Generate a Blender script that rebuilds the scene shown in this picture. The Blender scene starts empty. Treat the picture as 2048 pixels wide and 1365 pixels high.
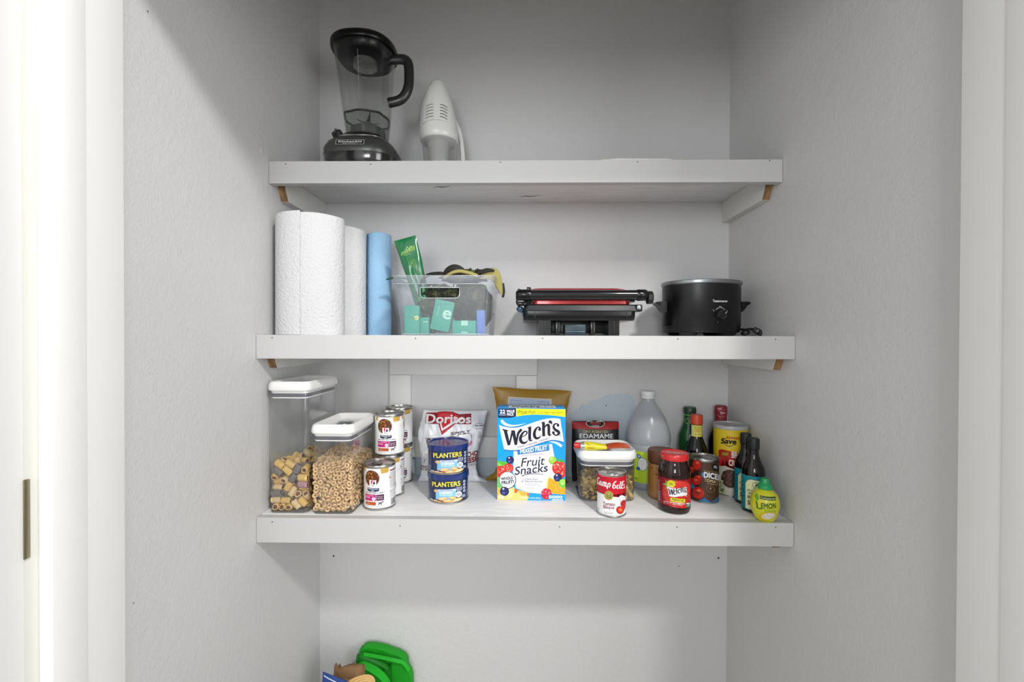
import bpy, bmesh, math, random
from mathutils import Vector, Matrix, Euler, Quaternion, geometry, noise
PI = math.pi
sin, cos = math.sin, math.cos
scene = bpy.context.scene
COL = scene.collection

# ------------------------------------------------------------------ camera
EYE = Vector((-0.0003, -0.9967, 1.30))
YAW, PITCH, ROLL = 0.02234, -0.00737, -0.00284
_r = Vector((cos(YAW), sin(YAW), 0)); _f0 = Vector((-sin(YAW), cos(YAW), 0)); _u0 = Vector((0, 0, 1))
_f = _f0 * cos(PITCH) + _u0 * sin(PITCH); _u = -_f0 * sin(PITCH) + _u0 * cos(PITCH)
_r2 = _r * cos(ROLL) - _u * sin(ROLL); _u2 = _r * sin(ROLL) + _u * cos(ROLL)
cam_d = bpy.data.cameras.new('camera'); cam = bpy.data.objects.new('camera', cam_d); COL.objects.link(cam)
cam.matrix_world = Matrix(((_r2.x, _u2.x, -_f.x, EYE.x), (_r2.y, _u2.y, -_f.y, EYE.y), (_r2.z, _u2.z, -_f.z, EYE.z), (0, 0, 0, 1)))
cam_d.sensor_width = 36; cam_d.lens = 36 * 880 / 2048; cam_d.clip_start = .02; cam_d.clip_end = 50
scene.camera = cam

# ------------------------------------------------------------------ world, lamps, exposure
world = bpy.data.worlds.new('world'); scene.world = world; world.use_nodes = True
wb = world.node_tree.nodes['Background']
wb.inputs[0].default_value = (1.0, 1.0, 1.0, 1); wb.inputs[1].default_value = .70

def area(name, loc, target, size, power, color=(1, 1, 1), shape='DISK', size_y=None):
    d = bpy.data.lights.new(name, 'AREA'); d.shape = shape; d.size = size
    if size_y: d.size_y = size_y
    d.energy = power; d.color = color
    o = bpy.data.objects.new(name, d); COL.objects.link(o); o.location = loc
    o.rotation_euler = (Vector(target) - Vector(loc)).to_track_quat('-Z', 'Y').to_euler()
    return o
area('ceiling_lamp_light', (0.80, -1.70, 2.66), (0, .1, 1.0), .20, 31, (1, .985, .965))
area('soft_fill_light', (-.40, -3.0, 1.72), (.1, 0, 1.6), .7, 23, (.96, .98, 1), 'RECTANGLE', .9)  # added soft light behind the camera for the second shadows, source unseen
area('right_fill_light', (1.9, -2.6, 1.5), (-.6, .1, 1.5), 1.3, 38, (.99, .99, 1), 'RECTANGLE', 1.8)  # added fill from the right, lifts the shaded left wall
scene.cycles.transparent_max_bounces = 24
vs = scene.view_settings
vs.view_transform = 'Standard'; vs.look = 'None'; vs.gamma = 1; vs.use_curve_mapping = False; vs.exposure = 0.0

# ------------------------------------------------------------------ materials
def lin(h):
    if isinstance(h, tuple): return h
    h = h.lstrip('#'); c = [int(h[i:i + 2], 16) / 255 for i in (0, 2, 4)]
    return tuple(x / 12.92 if x <= .04045 else ((x + .055) / 1.055) ** 2.4 for x in c)
_M = {}
def mat(col, rough=.5, metal=0., bump=0., bs=200., spec=.5, coat=0., var=0., vs_=30., sc=(1, 1, 1), name=None, trans=0., sheen=0.):
    key = (col, rough, metal, bump, bs, spec, coat, var, vs_, sc, trans, sheen)
    if key in _M: return _M[key]
    m = bpy.data.materials.new(name or 'paint_' + (col if isinstance(col, str) else 'mix')); m.use_nodes = True
    nt = m.node_tree; b = nt.nodes['Principled BSDF']
    c = lin(col); b.inputs['Base Color'].default_value = (*c, 1); m.diffuse_color = (*c, 1)
    b.inputs['Roughness'].default_value = rough; b.inputs['Metallic'].default_value = metal
    b.inputs['Specular IOR Level'].default_value = spec; b.inputs['Coat Weight'].default_value = coat
    b.inputs['Coat Roughness'].default_value = .08
    if trans: b.inputs['Subsurface Weight'].default_value = trans; b.inputs['Subsurface Scale'].default_value = .01
    if bump or var:
        tc = nt.nodes.new('ShaderNodeTexCoord'); mp = nt.nodes.new('ShaderNodeMapping'); mp.inputs['Scale'].default_value = sc
        nt.links.new(tc.outputs['Object'], mp.inputs['Vector'])
    if bump:
        n = nt.nodes.new('ShaderNodeTexNoise'); n.inputs['Scale'].default_value = bs; n.inputs['Detail'].default_value = 3
        nt.links.new(mp.outputs[0], n.inputs['Vector'])
        bu = nt.nodes.new('ShaderNodeBump'); bu.inputs['Strength'].default_value = bump; bu.inputs['Distance'].default_value = .001
        nt.links.new(n.outputs['Fac'], bu.inputs['Height']); nt.links.new(bu.outputs[0], b.inputs['Normal'])
    if var:
        n2 = nt.nodes.new('ShaderNodeTexNoise'); n2.inputs['Scale'].default_value = vs_; n2.inputs['Detail'].default_value = 4
        nt.links.new(mp.outputs[0], n2.inputs['Vector'])
        r = nt.nodes.new('ShaderNodeValToRGB'); r.color_ramp.elements[0].position = .3; r.color_ramp.elements[1].position = .7
        r.color_ramp.elements[0].color = (*[x * (1 - var) for x in c], 1); r.color_ramp.elements[1].color = (*[min(1, x * (1 + var * .6)) for x in c], 1)
        nt.links.new(n2.outputs['Fac'], r.inputs['Fac']); nt.links.new(r.outputs[0], b.inputs['Base Color'])
    _M[key] = m
    return m

def clear(name, tint=(1, 1, 1), milk=0., milkcol=(.9, .9, .9), rough=.02, ior=1.45):
    """thin clear plastic or glass wall: what passes is barely bent, the rest is mirrored; milk adds a cloudy share"""
    m = bpy.data.materials.new(name); m.use_nodes = True; nt = m.node_tree; nt.nodes.clear()
    out = nt.nodes.new('ShaderNodeOutputMaterial'); tr = nt.nodes.new('ShaderNodeBsdfTransparent'); tr.inputs[0].default_value = (*tint, 1)
    gl = nt.nodes.new('ShaderNodeBsdfGlossy'); gl.inputs['Roughness'].default_value = rough
    lw = nt.nodes.new('ShaderNodeLayerWeight'); lw.inputs[0].default_value = .5
    pw = nt.nodes.new('ShaderNodeMath'); pw.operation = 'POWER'; pw.inputs[1].default_value = 3.5; nt.links.new(lw.outputs['Facing'], pw.inputs[0])
    fr = nt.nodes.new('ShaderNodeMath'); fr.operation = 'MULTIPLY_ADD'; f0 = ((ior - 1) / (ior + 1)) ** 2
    fr.inputs[1].default_value = .9; fr.inputs[2].default_value = f0 * 1.2; nt.links.new(pw.outputs[0], fr.inputs[0])
    mx = nt.nodes.new('ShaderNodeMixShader')
    base = tr.outputs[0]
    if milk:
        df = nt.nodes.new('ShaderNodeBsdfDiffuse'); df.inputs[0].default_value = (*milkcol, 1)
        tl = nt.nodes.new('ShaderNodeBsdfTranslucent'); tl.inputs[0].default_value = (*milkcol, 1)
        md = nt.nodes.new('ShaderNodeMixShader'); md.inputs[0].default_value = .5
        nt.links.new(df.outputs[0], md.inputs[1]); nt.links.new(tl.outputs[0], md.inputs[2])
        mk = nt.nodes.new('ShaderNodeMixShader'); mk.inputs[0].default_value = milk
        nt.links.new(tr.outputs[0], mk.inputs[1]); nt.links.new(md.outputs[0], mk.inputs[2]); base = mk.outputs[0]
    nt.links.new(fr.outputs[0], mx.inputs[0]); nt.links.new(base, mx.inputs[1]); nt.links.new(gl.outputs[0], mx.inputs[2])
    nt.links.new(mx.outputs[0], out.inputs[0])
    return m

def ink(col): return mat(col, .45, spec=.35)

# ------------------------------------------------------------------ mesh builder
class MB:
    def __init__(s): s.v = []; s.f = []; s.mi = []; s.mats = []
    def _m(s, m):
        if m not in s.mats: s.mats.append(m)
        return s.mats.index(m)
    def add(s, vs_, fs, m):
        k = len(s.v); i = s._m(m); s.v += [Vector(p) for p in vs_]
        for f in fs: s.f.append(tuple(k + a for a in f)); s.mi.append(i)
        return s
    def loft(s, rings, m, cap0=True, cap1=True, closed=True):
        n = len(rings[0]); vs_ = [p for r in rings for p in r]; fs = []
        for i in range(len(rings) - 1):
            for j in range(n if closed else n - 1):
                a = i * n + j; b = i * n + (j + 1) % n
                fs.append((a, b, b + n, a + n))
        if cap0: fs.append(tuple(range(n - 1, -1, -1)))
        if cap1: fs.append(tuple((len(rings) - 1) * n + j for j in range(n)))
        return s.add(vs_, fs, m)
    def lathe(s, prof, m, seg=48, c=(0, 0), sx=1., sy=1., cap0=True, cap1=True, tilt=None):
        rings = [[Vector((c[0] + r * sx * sin(2 * PI * j / seg), c[1] - r * sy * cos(2 * PI * j / seg), z)) for j in range(seg)] for r, z in prof]
        if tilt: rings = [[tilt @ p for p in r] for r in rings]
        return s.loft(rings, m, cap0, cap1)
    def box(s, x0, x1, y0, y1, z0, z1, m, bev=0., seg=2, M=None):
        bm = bmesh.new(); bmesh.ops.create_cube(bm, size=1)
        for v in bm.verts: v.co = Vector(((x0 + x1) / 2 + v.co.x * (x1 - x0), (y0 + y1) / 2 + v.co.y * (y1 - y0), (z0 + z1) / 2 + v.co.z * (z1 - z0)))
        if bev: bmesh.ops.bevel(bm, geom=bm.edges[:], offset=bev, segments=seg, profile=.5, affect='EDGES')
        if M is not None: bm.transform(M)
        bm.verts.index_update()
        s.add([v.co.copy() for v in bm.verts], [[v.index for v in f.verts] for f in bm.faces], m); bm.free()
        return s
    def tube(s, path, rad, m, seg=12, caps=True, up=Vector((0, 0, 1)), flat=1.):
        path = [Vector(p) for p in path]; n = len(path); rings = []
        nrm = None
        for i, p in enumerate(path):
            t = (path[min(i + 1, n - 1)] - path[max(i - 1, 0)]).normalized()
            if nrm is None:
                a = up if abs(t.dot(up)) < .95 else Vector((1, 0, 0)); nrm = (a - t * a.dot(t)).normalized()
            else: nrm = (nrm - t * nrm.dot(t)).normalized()
            b = t.cross(nrm); r = rad(i / (n - 1)) if callable(rad) else rad
            rings.append([p + (nrm * cos(2 * PI * j / seg) * flat + b * sin(2 * PI * j / seg)) * r for j in range(seg)])
        return s.loft(rings, m, caps, caps)
    def strip(s, path, wdir, w, th, m):
        path = [Vector(p) for p in path]; n = len(path); rings = []
        for i, p in enumerate(path):
            t = (path[min(i + 1, n - 1)] - path[max(i - 1, 0)]).normalized()
            W = Vector(wdir(i / (n - 1)) if callable(wdir) else wdir); W = (W - t * W.dot(t)).normalized(); N = t.cross(W)
            ww = w(i / (n - 1)) if callable(w) else w
            rings.append([p + W * ww / 2 + N * th / 2, p - W * ww / 2 + N * th / 2, p - W * ww / 2 - N * th / 2, p + W * ww / 2 - N * th / 2])
        return s.loft(rings, m)
    def xf(s, M, k=0):
        for i in range(k, len(s.v)): s.v[i] = M @ s.v[i]
        return s

def rrect(w, d, r, z, cx=0, cy=0, n=6):
    pts = []
    for qx, qy, a0 in ((1, -1, -90), (1, 1, 0), (-1, 1, 90), (-1, -1, 180)):
        for k in range(n + 1):
            a = math.radians(a0 + 90 * k / n)
            pts.append(Vector((cx + qx * (w / 2 - r) + r * cos(a), cy + qy * (d / 2 - r) + r * sin(a), z)))
    return pts

def obj(name, mb, parent=None, smooth=35, loc=None, rot=None, label=None):
    me = bpy.data.meshes.new(name); me.from_pydata([tuple(v) for v in mb.v], [], mb.f)
    for m in mb.mats: me.materials.append(m)
    me.polygons.foreach_set('material_index', mb.mi)
    bm = bmesh.new(); bm.from_mesh(me); bmesh.ops.recalc_face_normals(bm, faces=bm.faces); bm.to_mesh(me); bm.free()
    if smooth:
        me.shade_smooth(); me.set_sharp_from_angle(angle=math.radians(smooth))
    me.update()
    o = bpy.data.objects.new(name, me); COL.objects.link(o)
    if parent is not None: o.parent = parent
    if loc is not None: o.location = loc
    if rot is not None: o.rotation_euler = rot
    if label: o['label'] = label
    return o
def tag(o, label, cat, group=None, kind=None):
    o['label'] = label; o['category'] = cat
    if group: o['group'] = group
    if kind: o['kind'] = kind
    return o
def thing(name, label, cat, loc=(0, 0, 0), rz=0, group=None, rot=None):
    o = bpy.data.objects.new(name, None); COL.objects.link(o); o.location = loc; o.rotation_euler = rot or (0, 0, rz)
    o.empty_display_size = .02
    return tag(o, label, cat, group)
def struct_(name, mb, smooth=0):
    o = obj(name, mb, None, smooth); o['kind'] = 'structure'; return o
def copy_tree(o, parent=None):
    c = o.copy(); COL.objects.link(c)
    if parent is not None: c.parent = parent
    for ch in list(o.children): copy_tree(ch, c)
    return c
def facing(x, y): return math.atan2(EYE.x - x, y - EYE.y)   # turns a front towards the viewer's side

def smooth_path(pts, n=8):
    P = [Vector(p) for p in pts]; out = []
    for i in range(len(P) - 1):
        p0 = P[max(i - 1, 0)]; p1 = P[i]; p2 = P[i + 1]; p3 = P[min(i + 2, len(P) - 1)]
        for k in range(n):
            t = k / n
            out.append(.5 * ((2 * p1) + (p2 - p0) * t + (2 * p0 - 5 * p1 + 4 * p2 - p3) * t * t + (3 * p1 - p0 - 3 * p2 + p3) * t ** 3))
    out.append(P[-1]); return out

# ------------------------------------------------------------------ printed artwork
_T = {}
def text_geo(s, bold):
    k = (s, bold)
    if k in _T: return _T[k]
    if bold > .004:           # heavy letters: the regular letters printed five times, slightly shifted
        v0, f0, w0, h0 = text_geo(s, 0); n = len(v0); vs_ = []; fs = []
        for i, (dx, dy) in enumerate(((0, 0), (1, 1), (-1, 1), (1, -1), (-1, -1))):
            vs_ += [(x + dx * bold * .7, y + dy * bold * .7) for x, y in v0]; fs += [tuple(a + i * n for a in f) for f in f0]
        _T[k] = (vs_, fs, w0 + bold * 1.4, h0 + bold * 1.4); return _T[k]
    c = bpy.data.curves.new('t', 'FONT'); c.body = s; c.size = 1; c.offset = bold; c.resolution_u = 3
    o = bpy.data.objects.new('t', c); COL.objects.link(o); bpy.context.view_layer.update()
    dg = bpy.context.evaluated_depsgraph_get(); me = o.evaluated_get(dg).to_mesh()
    vs_ = [(v.co.x, v.co.y) for v in me.vertices]; fs = [tuple(p.vertices) for p in me.polygons]
    o.evaluated_get(dg).to_mesh_clear(); bpy.data.objects.remove(o); bpy.data.curves.remove(c)
    if vs_:
        x0 = min(v[0] for v in vs_); x1 = max(v[0] for v in vs_); y0 = min(v[1] for v in vs_); y1 = max(v[1] for v in vs_)
    else: x0 = x1 = y0 = y1 = 0
    _T[k] = ([(v[0] - (x0 + x1) / 2, v[1] - (y0 + y1) / 2) for v in vs_], fs, max(x1 - x0, 1e-6), max(y1 - y0, 1e-6))
    return _T[k]

class Art:
    """flat printed shapes; fn turns drawing coordinates (y down when flip) into metres (u across, v up) on the label"""
    def __init__(s, fn=lambda x, y: (x, y), flip=-1, step=.00005):
        s.bm = bmesh.new(); s.fn = fn; s.flip = flip; s.mats = []; s.boxes = []; s.step = step
    def _emit(s, pts, faces, col, sheets=1):
        m = ink(col) if isinstance(col, str) else col
        if m not in s.mats: s.mats.append(m)
        mi = s.mats.index(m); uv = [s.fn(x, y) for x, y in pts]
        if not uv: return
        bb = (min(p[0] for p in uv), max(p[0] for p in uv), min(p[1] for p in uv), max(p[1] for p in uv))
        k = 1 + max([b[4] for b in s.boxes if b[0] < bb[1] and b[1] > bb[0] and b[2] < bb[3] and b[3] > bb[2]] or [0])
        s.boxes.append((*bb, k)); n1 = max(1, len(uv) // sheets); vs_ = [s.bm.verts.new((u, v, (k + .16 * (i // n1)) * s.step)) for i, (u, v) in enumerate(uv)]
        for f in faces:
            try: fc = s.bm.faces.new([vs_[i] for i in f]); fc.material_index = mi
            except ValueError: pass
    def poly(s, pts, col):
        t = geometry.tessellate_polygon([[Vector((p[0], p[1], 0)) for p in pts]])
        s._emit(pts, t, col); return s
    def rect(s, x0, y0, x1, y1, col, n=1):
        pts = []; fs = []
        for i in range(n + 1):
            x = x0 + (x1 - x0) * i / n; pts += [(x, y0), (x, y1)]
            if i: fs.append((2 * i - 2, 2 * i - 1, 2 * i + 1, 2 * i))
        s._emit(pts, fs, col); return s
    def band(s, u0, u1, v0, v1, col, n=16):
        f = s.fn; s.fn = lambda x, y: (x, y); s.rect(u0, v0, u1, v1, col, n); s.fn = f; return s
    def disc(s, cx, cy, rx, col, ry=None, n=24, rot=0, clip=None):
        ry = ry or rx; pts = []
        for i in range(n):
            a = 2 * PI * i / n; x = rx * cos(a); y = ry * sin(a)
            p = (cx + x * cos(rot) - y * sin(rot), cy + x * sin(rot) + y * cos(rot))
            if clip: p = clip(p)
            pts.append(p)
        s._emit(pts + [(cx, cy)], [(i, (i + 1) % n, n) for i in range(n)], col); return s
    def stroke(s, pts, w, col, n=6, sm=True):
        if not isinstance(w, (list, tuple)): w = [w] * len(pts)
        P = [Vector((p[0], p[1], w[i])) for i, p in enumerate(pts)]
        if sm and len(P) > 2: P = smooth_path(P, n)
        out = []; N = len(P)
        for i, p in enumerate(P):
            t = (P[min(i + 1, N - 1)].xy - P[max(i - 1, 0)].xy)
            if t.length < 1e-9: t = Vector((1, 0))
            t.normalize(); q = Vector((-t.y, t.x)) * max(p.z, 1e-6) / 2
            out += [(p.x + q.x, p.y + q.y), (p.x - q.x, p.y - q.y)]
        s._emit(out, [(2 * i, 2 * i + 1, 2 * i + 3, 2 * i + 2) for i in range(N - 1)], col)
        return s
    def text(s, t, cx, cy, w, h, col, bold=.01, shear=0, rot=0, warp=None):
        vs_, fs, W, H = text_geo(t, bold)
        if h is None: h = w * H / W
        if w is None: w = h * W / H
        pts = []
        for x, y in vs_:
            X = x / W * w; Y = y / H * h; X += Y * shear; Y *= s.flip * 1.
            X, Y = X * cos(rot) - Y * sin(rot), X * sin(rot) + Y * cos(rot)
            if warp: Y += warp(X)
            pts.append((cx + X, cy + Y))
        s._emit(pts, fs, col, 5 if bold > .004 else 1); return s
    def micro(s, x0, y0, x1, y1, rows, col, seed=1, fill=.55):
        """print too small to read: rows of short dashes"""
        rnd = random.Random(seed); rh = (y1 - y0) / rows; pts = []; fs = []
        for r in range(rows):
            x = x0; ya = y0 + rh * (r + .5 - fill / 2); yb = y0 + rh * (r + .5 + fill / 2)
            while x < x1 - (x1 - x0) * .04:
                L = min(abs(rh) * rnd.uniform(.8, 3.2), x1 - x); k = len(pts)
                pts += [(x, ya), (x + L, ya), (x + L, yb), (x, yb)]; fs.append((k, k + 1, k + 2, k + 3)); x += L + abs(rh) * .45
                if rnd.random() < .06: break
        s._emit(pts, fs, col); return s
    def bars(s, x0, y0, x1, y1, col='1a1a1a', seed=3):
        rnd = random.Random(seed); x = x0; pts = []; fs = []
        while x < x1:
            w = (x1 - x0) / 60 * rnd.choice((1, 1, 2, 3)); k = len(pts)
            pts += [(x, y0), (x + w, y0), (x + w, y1), (x, y1)]; fs.append((k, k + 1, k + 2, k + 3)); x += w + (x1 - x0) / 60 * rnd.choice((1, 2, 2))
        s._emit(pts, fs, col); return s
    def ring(s, cx, cy, r, w, col, n=32, ry=None):
        ry = ry or r
        pts = []; fs = []
        for i in range(n + 1):
            a = 2 * PI * i / n; pts += [(cx + r * cos(a), cy + ry * sin(a)), (cx + (r - w) * cos(a), cy + (ry - w) * sin(a))]
            if i: fs.append((2 * i - 2, 2 * i - 1, 2 * i + 1, 2 * i))
        s._emit(pts, fs, col); return s
    def build(s, name, parent, mapper, du=.0025, dv=None, label=None):
        bm = s.bm
        for ax, d in ((0, du), (1, dv)):
            if not d or not bm.verts: continue
            lo = min(v.co[ax] for v in bm.verts); hi = max(v.co[ax] for v in bm.verts)
            n = Vector((1, 0, 0)) if ax == 0 else Vector((0, 1, 0))
            k = math.floor(lo / d) + 1
            while k * d < hi:
                bmesh.ops.bisect_plane(bm, geom=bm.verts[:] + bm.edges[:] + bm.faces[:], plane_co=n * (k * d), plane_no=n, dist=1e-7); k += 1
        for v in bm.verts: v.co = Vector(mapper(v.co.x, v.co.y, v.co.z))
        me = bpy.data.meshes.new(name); bm.to_mesh(me); bm.free()
        for m in s.mats: me.materials.append(m)
        me.shade_smooth()
        o = bpy.data.objects.new(name, me); COL.objects.link(o); o.parent = parent
        if label: o['label'] = label
        return o

def on_plane(y0=0.): return lambda u, v, o: (u, y0 - o - .0002, v)
def on_cyl(R, z0=0., sx=1., sy=1.):
    Rf = R if callable(R) else (lambda v: R)
    R0 = Rf(0) if not callable(R) else None
    def g(u, v, o):
        r = Rf(v); a = u / (R0 or r); r += o + .0002
        return (r * sx * sin(a), -r * sy * cos(a), z0 + v)
    return g
def can_view(cx, Rz, ybase, scale, sag, R, vmin=.0052, vmax=9):
    """photo-crop coordinates of a round label -> arc length and height"""
    def g(x, y):
        s_ = max(-.985, min(.985, (x - cx) / Rz)); a = math.asin(s_)
        return (R * a, min(vmax, max(vmin, (ybase - (y + sag * (1 - cos(a)))) / scale)))
    return g
def flat_view(cx, ybase, scale, sy=None):
    return lambda x, y: ((x - cx) / scale, (ybase - y) / (sy or scale))
# ------------------------------------------------------------------ closet shell
WX, WB = .611, .3205          # side walls, back wall
S1, S2, S3 = 1.7218, 1.3052, .8852
def wall_mat(name, col):
    m = bpy.data.materials.new(name); m.use_nodes = True; nt = m.node_tree; b = nt.nodes['Principled BSDF']; c = lin(col)
    b.inputs['Roughness'].default_value = .48; b.inputs['Specular IOR Level'].default_value = .35
    tc = nt.nodes.new('ShaderNodeTexCoord')
    n = nt.nodes.new('ShaderNodeTexNoise'); n.inputs['Scale'].default_value = 230; n.inputs['Detail'].default_value = 2.5; n.inputs['Roughness'].default_value = .45
    n2 = nt.nodes.new('ShaderNodeTexNoise'); n2.inputs['Scale'].default_value = 70; n2.inputs['Detail'].default_value = 2
    nt.links.new(tc.outputs['Object'], n.inputs['Vector']); nt.links.new(tc.outputs['Object'], n2.inputs['Vector'])
    ad = nt.nodes.new('ShaderNodeMath'); ad.operation = 'ADD'; nt.links.new(n.outputs['Fac'], ad.inputs[0]); nt.links.new(n2.outputs['Fac'], ad.inputs[1])
    bu = nt.nodes.new('ShaderNodeBump'); bu.inputs['Strength'].default_value = .42; bu.inputs['Distance'].default_value = .0016
    nt.links.new(ad.outputs[0], bu.inputs['Height']); nt.links.new(bu.outputs[0], b.inputs['Normal'])
    n3 = nt.nodes.new('ShaderNodeTexNoise'); n3.inputs['Scale'].default_value = 3.5; n3.inputs['Detail'].default_value = 4
    nt.links.new(tc.outputs['Object'], n3.inputs['Vector'])
    r = nt.nodes.new('ShaderNodeValToRGB'); r.color_ramp.elements[0].position = .3; r.color_ramp.elements[1].position = .7
    r.color_ramp.elements[0].color = (*[x * .97 for x in c], 1); r.color_ramp.elements[1].color = (*c, 1)
    nt.links.new(n3.outputs['Fac'], r.inputs['Fac']); nt.links.new(r.outputs[0], b.inputs['Base Color'])
    return m
WALL = wall_mat('grey_wall_paint', 'd4d4d4')
TRIM = mat('eeeeec', .38, bump=.06, bs=60, sc=(1, 1, .05), name='white_trim_paint')
def shelf_paint():
    m = bpy.data.materials.new('brushed_white_shelf_paint'); m.use_nodes = True; nt = m.node_tree; b = nt.nodes['Principled BSDF']
    b.inputs['Roughness'].default_value = .42
    tc = nt.nodes.new('ShaderNodeTexCoord'); mp = nt.nodes.new('ShaderNodeMapping'); mp.inputs['Scale'].default_value = (1.6, 26, 26)
    nt.links.new(tc.outputs['Object'], mp.inputs['Vector'])
    wv = nt.nodes.new('ShaderNodeTexNoise'); wv.inputs['Scale'].default_value = 9; wv.inputs['Detail'].default_value = 5; wv.inputs['Distortion'].default_value = .6
    nt.links.new(mp.outputs[0], wv.inputs['Vector'])
    r = nt.nodes.new('ShaderNodeValToRGB'); r.color_ramp.elements[0].position = .36; r.color_ramp.elements[1].position = .58
    r.color_ramp.elements[0].color = (.77, .77, .77, 1); r.color_ramp.elements[1].color = (.90, .90, .90, 1)
    nt.links.new(wv.outputs['Fac'], r.inputs['Fac']); nt.links.new(r.outputs[0], b.inputs['Base Color'])
    bu = nt.nodes.new('ShaderNodeBump'); bu.inputs['Strength'].default_value = .3; bu.inputs['Distance'].default_value = .0008
    nt.links.new(wv.outputs['Fac'], bu.inputs['Height']); nt.links.new(bu.outputs[0], b.inputs['Normal'])
    return m
SHELF = shelf_paint()
FASC = mat('c9c9c8', .45, bump=.05, bs=50, sc=(.06, 1, 1), name='white_fascia_paint')
RAW = mat('94734f', .75, var=.55, vs_=70, sc=(1, 1, .25), name='raw_pine')

H = 2.44
struct_('wall_back', MB().box(-WX - .1, WX + .1, WB, WB + .1, 0, H, WALL))
struct_('wall_left', MB().box(-WX - .1, -WX, -.40, WB, 0, H, WALL))
struct_('wall_right', MB().box(WX, WX + .1, -.40, WB, 0, H, WALL))
struct_('ceiling', MB().box(-WX - .1, WX + .1, -.52, WB + .1, H, H + .1, mat('dddddb', .7)))
struct_('floor', MB().box(-2.6, 2.6, -3.6, WB + .1, -.05, 0, mat('8d8377', .5, var=.15, vs_=6, sc=(1, 8, 1), name='wood_floor')))
JL, JR, DH = -.5513, .5807, 1.968
wf = MB()
wf.box(-1.9, JL - .031, -.515, -.40, 0, H, WALL); wf.box(JR + .013, 1.9, -.515, -.40, 0, H, WALL); wf.box(JL - .013, JR + .013, -.515, -.40, DH + .013, H, WALL)
struct_('wall_front', wf)
# jambs with their stops
j = MB()
j.box(JL - .013, JL, -.497, -.398, 0, DH, TRIM, .0015); j.box(JL - .001, JL + .0040, -.497, -.455, 0, DH, TRIM, .0008)
j.box(JL - .0300, JL - .0135, -.517, -.399, 0, DH, mat('d8d8d0', .5), .0005)
struct_('trim_1', j, 30)
j = MB()
j.box(JR, JR + .013, -.517, -.398, 0, DH, TRIM, .0015); j.box(JR - .002, JR + .001, -.517, -.4543, 0, DH, TRIM, .0006)
struct_('trim_2', j, 30)
j = MB(); j.box(JL, JR, -.517, -.398, DH, DH + .013, TRIM, .001); struct_('trim_3', j, 30)
# casing on the room side
cs = MB(); cs.box(JR + .006, JR + .076, -.533, -.515, 0, DH + .08, TRIM, .004); struct_('trim_4', cs, 30)
cs = MB(); cs.box(JL - .12, JR + .006, -.533, -.515, DH + .008, DH + .08, TRIM, .004); struct_('trim_5', cs, 30)
# open door slab, its face turned to the opening
d = thing('door_1', 'white painted closet door standing open beside the jamb', 'door', (-.563, -.512, 0)); d['kind'] = 'structure'
obj('door_panel', MB().box(-.035, 0, -.80, 0, .012, DH - .004, mat('ececea', .35, name='white_door_paint'), .002), d)
hb = MB(); hb.box(-.004, .0012, -.0015, .005, 1.047, 1.137, mat('8f8a70', .35, metal=.9), .0006)
obj('hinge', hb, d)
# moulding frame fixed to the back wall
fr = MB(); y0, y1 = WB - .010, WB
PB_ = mat('e6e6e4', .5, name='off_white_board')
fr.box(-.3958, .0454, y0, y1, 1.1882, 1.2860, PB_, .0012); fr.box(-.3958, -.3321, y0, y1, .8853, 1.1876, PB_, .0012)
fr.box(-.0159, .0445, y0, y1, .8853, 1.1876, PB_, .0012); fr.box(-.3321, -.0159, y0, y1, .9414, 1.0032, PB_, .0012)
struct_('trim_6', fr, 30)
# pale blue patches, scuffs and screw heads on the back wall
wall_back = bpy.data.objects['wall_back']
PATCH = wall_mat('pale_blue_wall', 'c2cdd6')
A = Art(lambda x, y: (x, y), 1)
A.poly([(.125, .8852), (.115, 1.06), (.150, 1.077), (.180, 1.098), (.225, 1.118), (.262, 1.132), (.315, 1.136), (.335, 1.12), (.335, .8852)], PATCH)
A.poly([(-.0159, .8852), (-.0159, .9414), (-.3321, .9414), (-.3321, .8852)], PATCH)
A.stroke([(.172, 1.082), (.180, 1.100), (.184, 1.104)], .0007, '6d6f70'); A.stroke([(.180, 1.102), (.188, 1.078)], .0005, '7d7f80')
A.disc(.252, 1.098, .0022, '77797a')
A.disc(-.05, 1.07, .0016, '8a8a8a'); A.disc(-.142, 1.255, .0016, '8d8d8d')
A.disc(-.5691, .636, .0028, '33322f'); A.disc(.5862, .646, .0028, '33322f'); A.disc(.47, .62, .002, '8a8a8a')
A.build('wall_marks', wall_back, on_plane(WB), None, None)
wl = bpy.data.objects['wall_left']
A = Art(lambda x, y: (x, y), 1); A.disc(.02, 1.735, .0035, 'e6e6e4', ry=.006); A.disc(-.29, 1.83, .0016, '77736c'); A.disc(-.32, .88, .0014, '8a867c')
A.build('wall_marks', wl, lambda u, v, o: (-WX + o + .0002, u, v), None, None)

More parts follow.
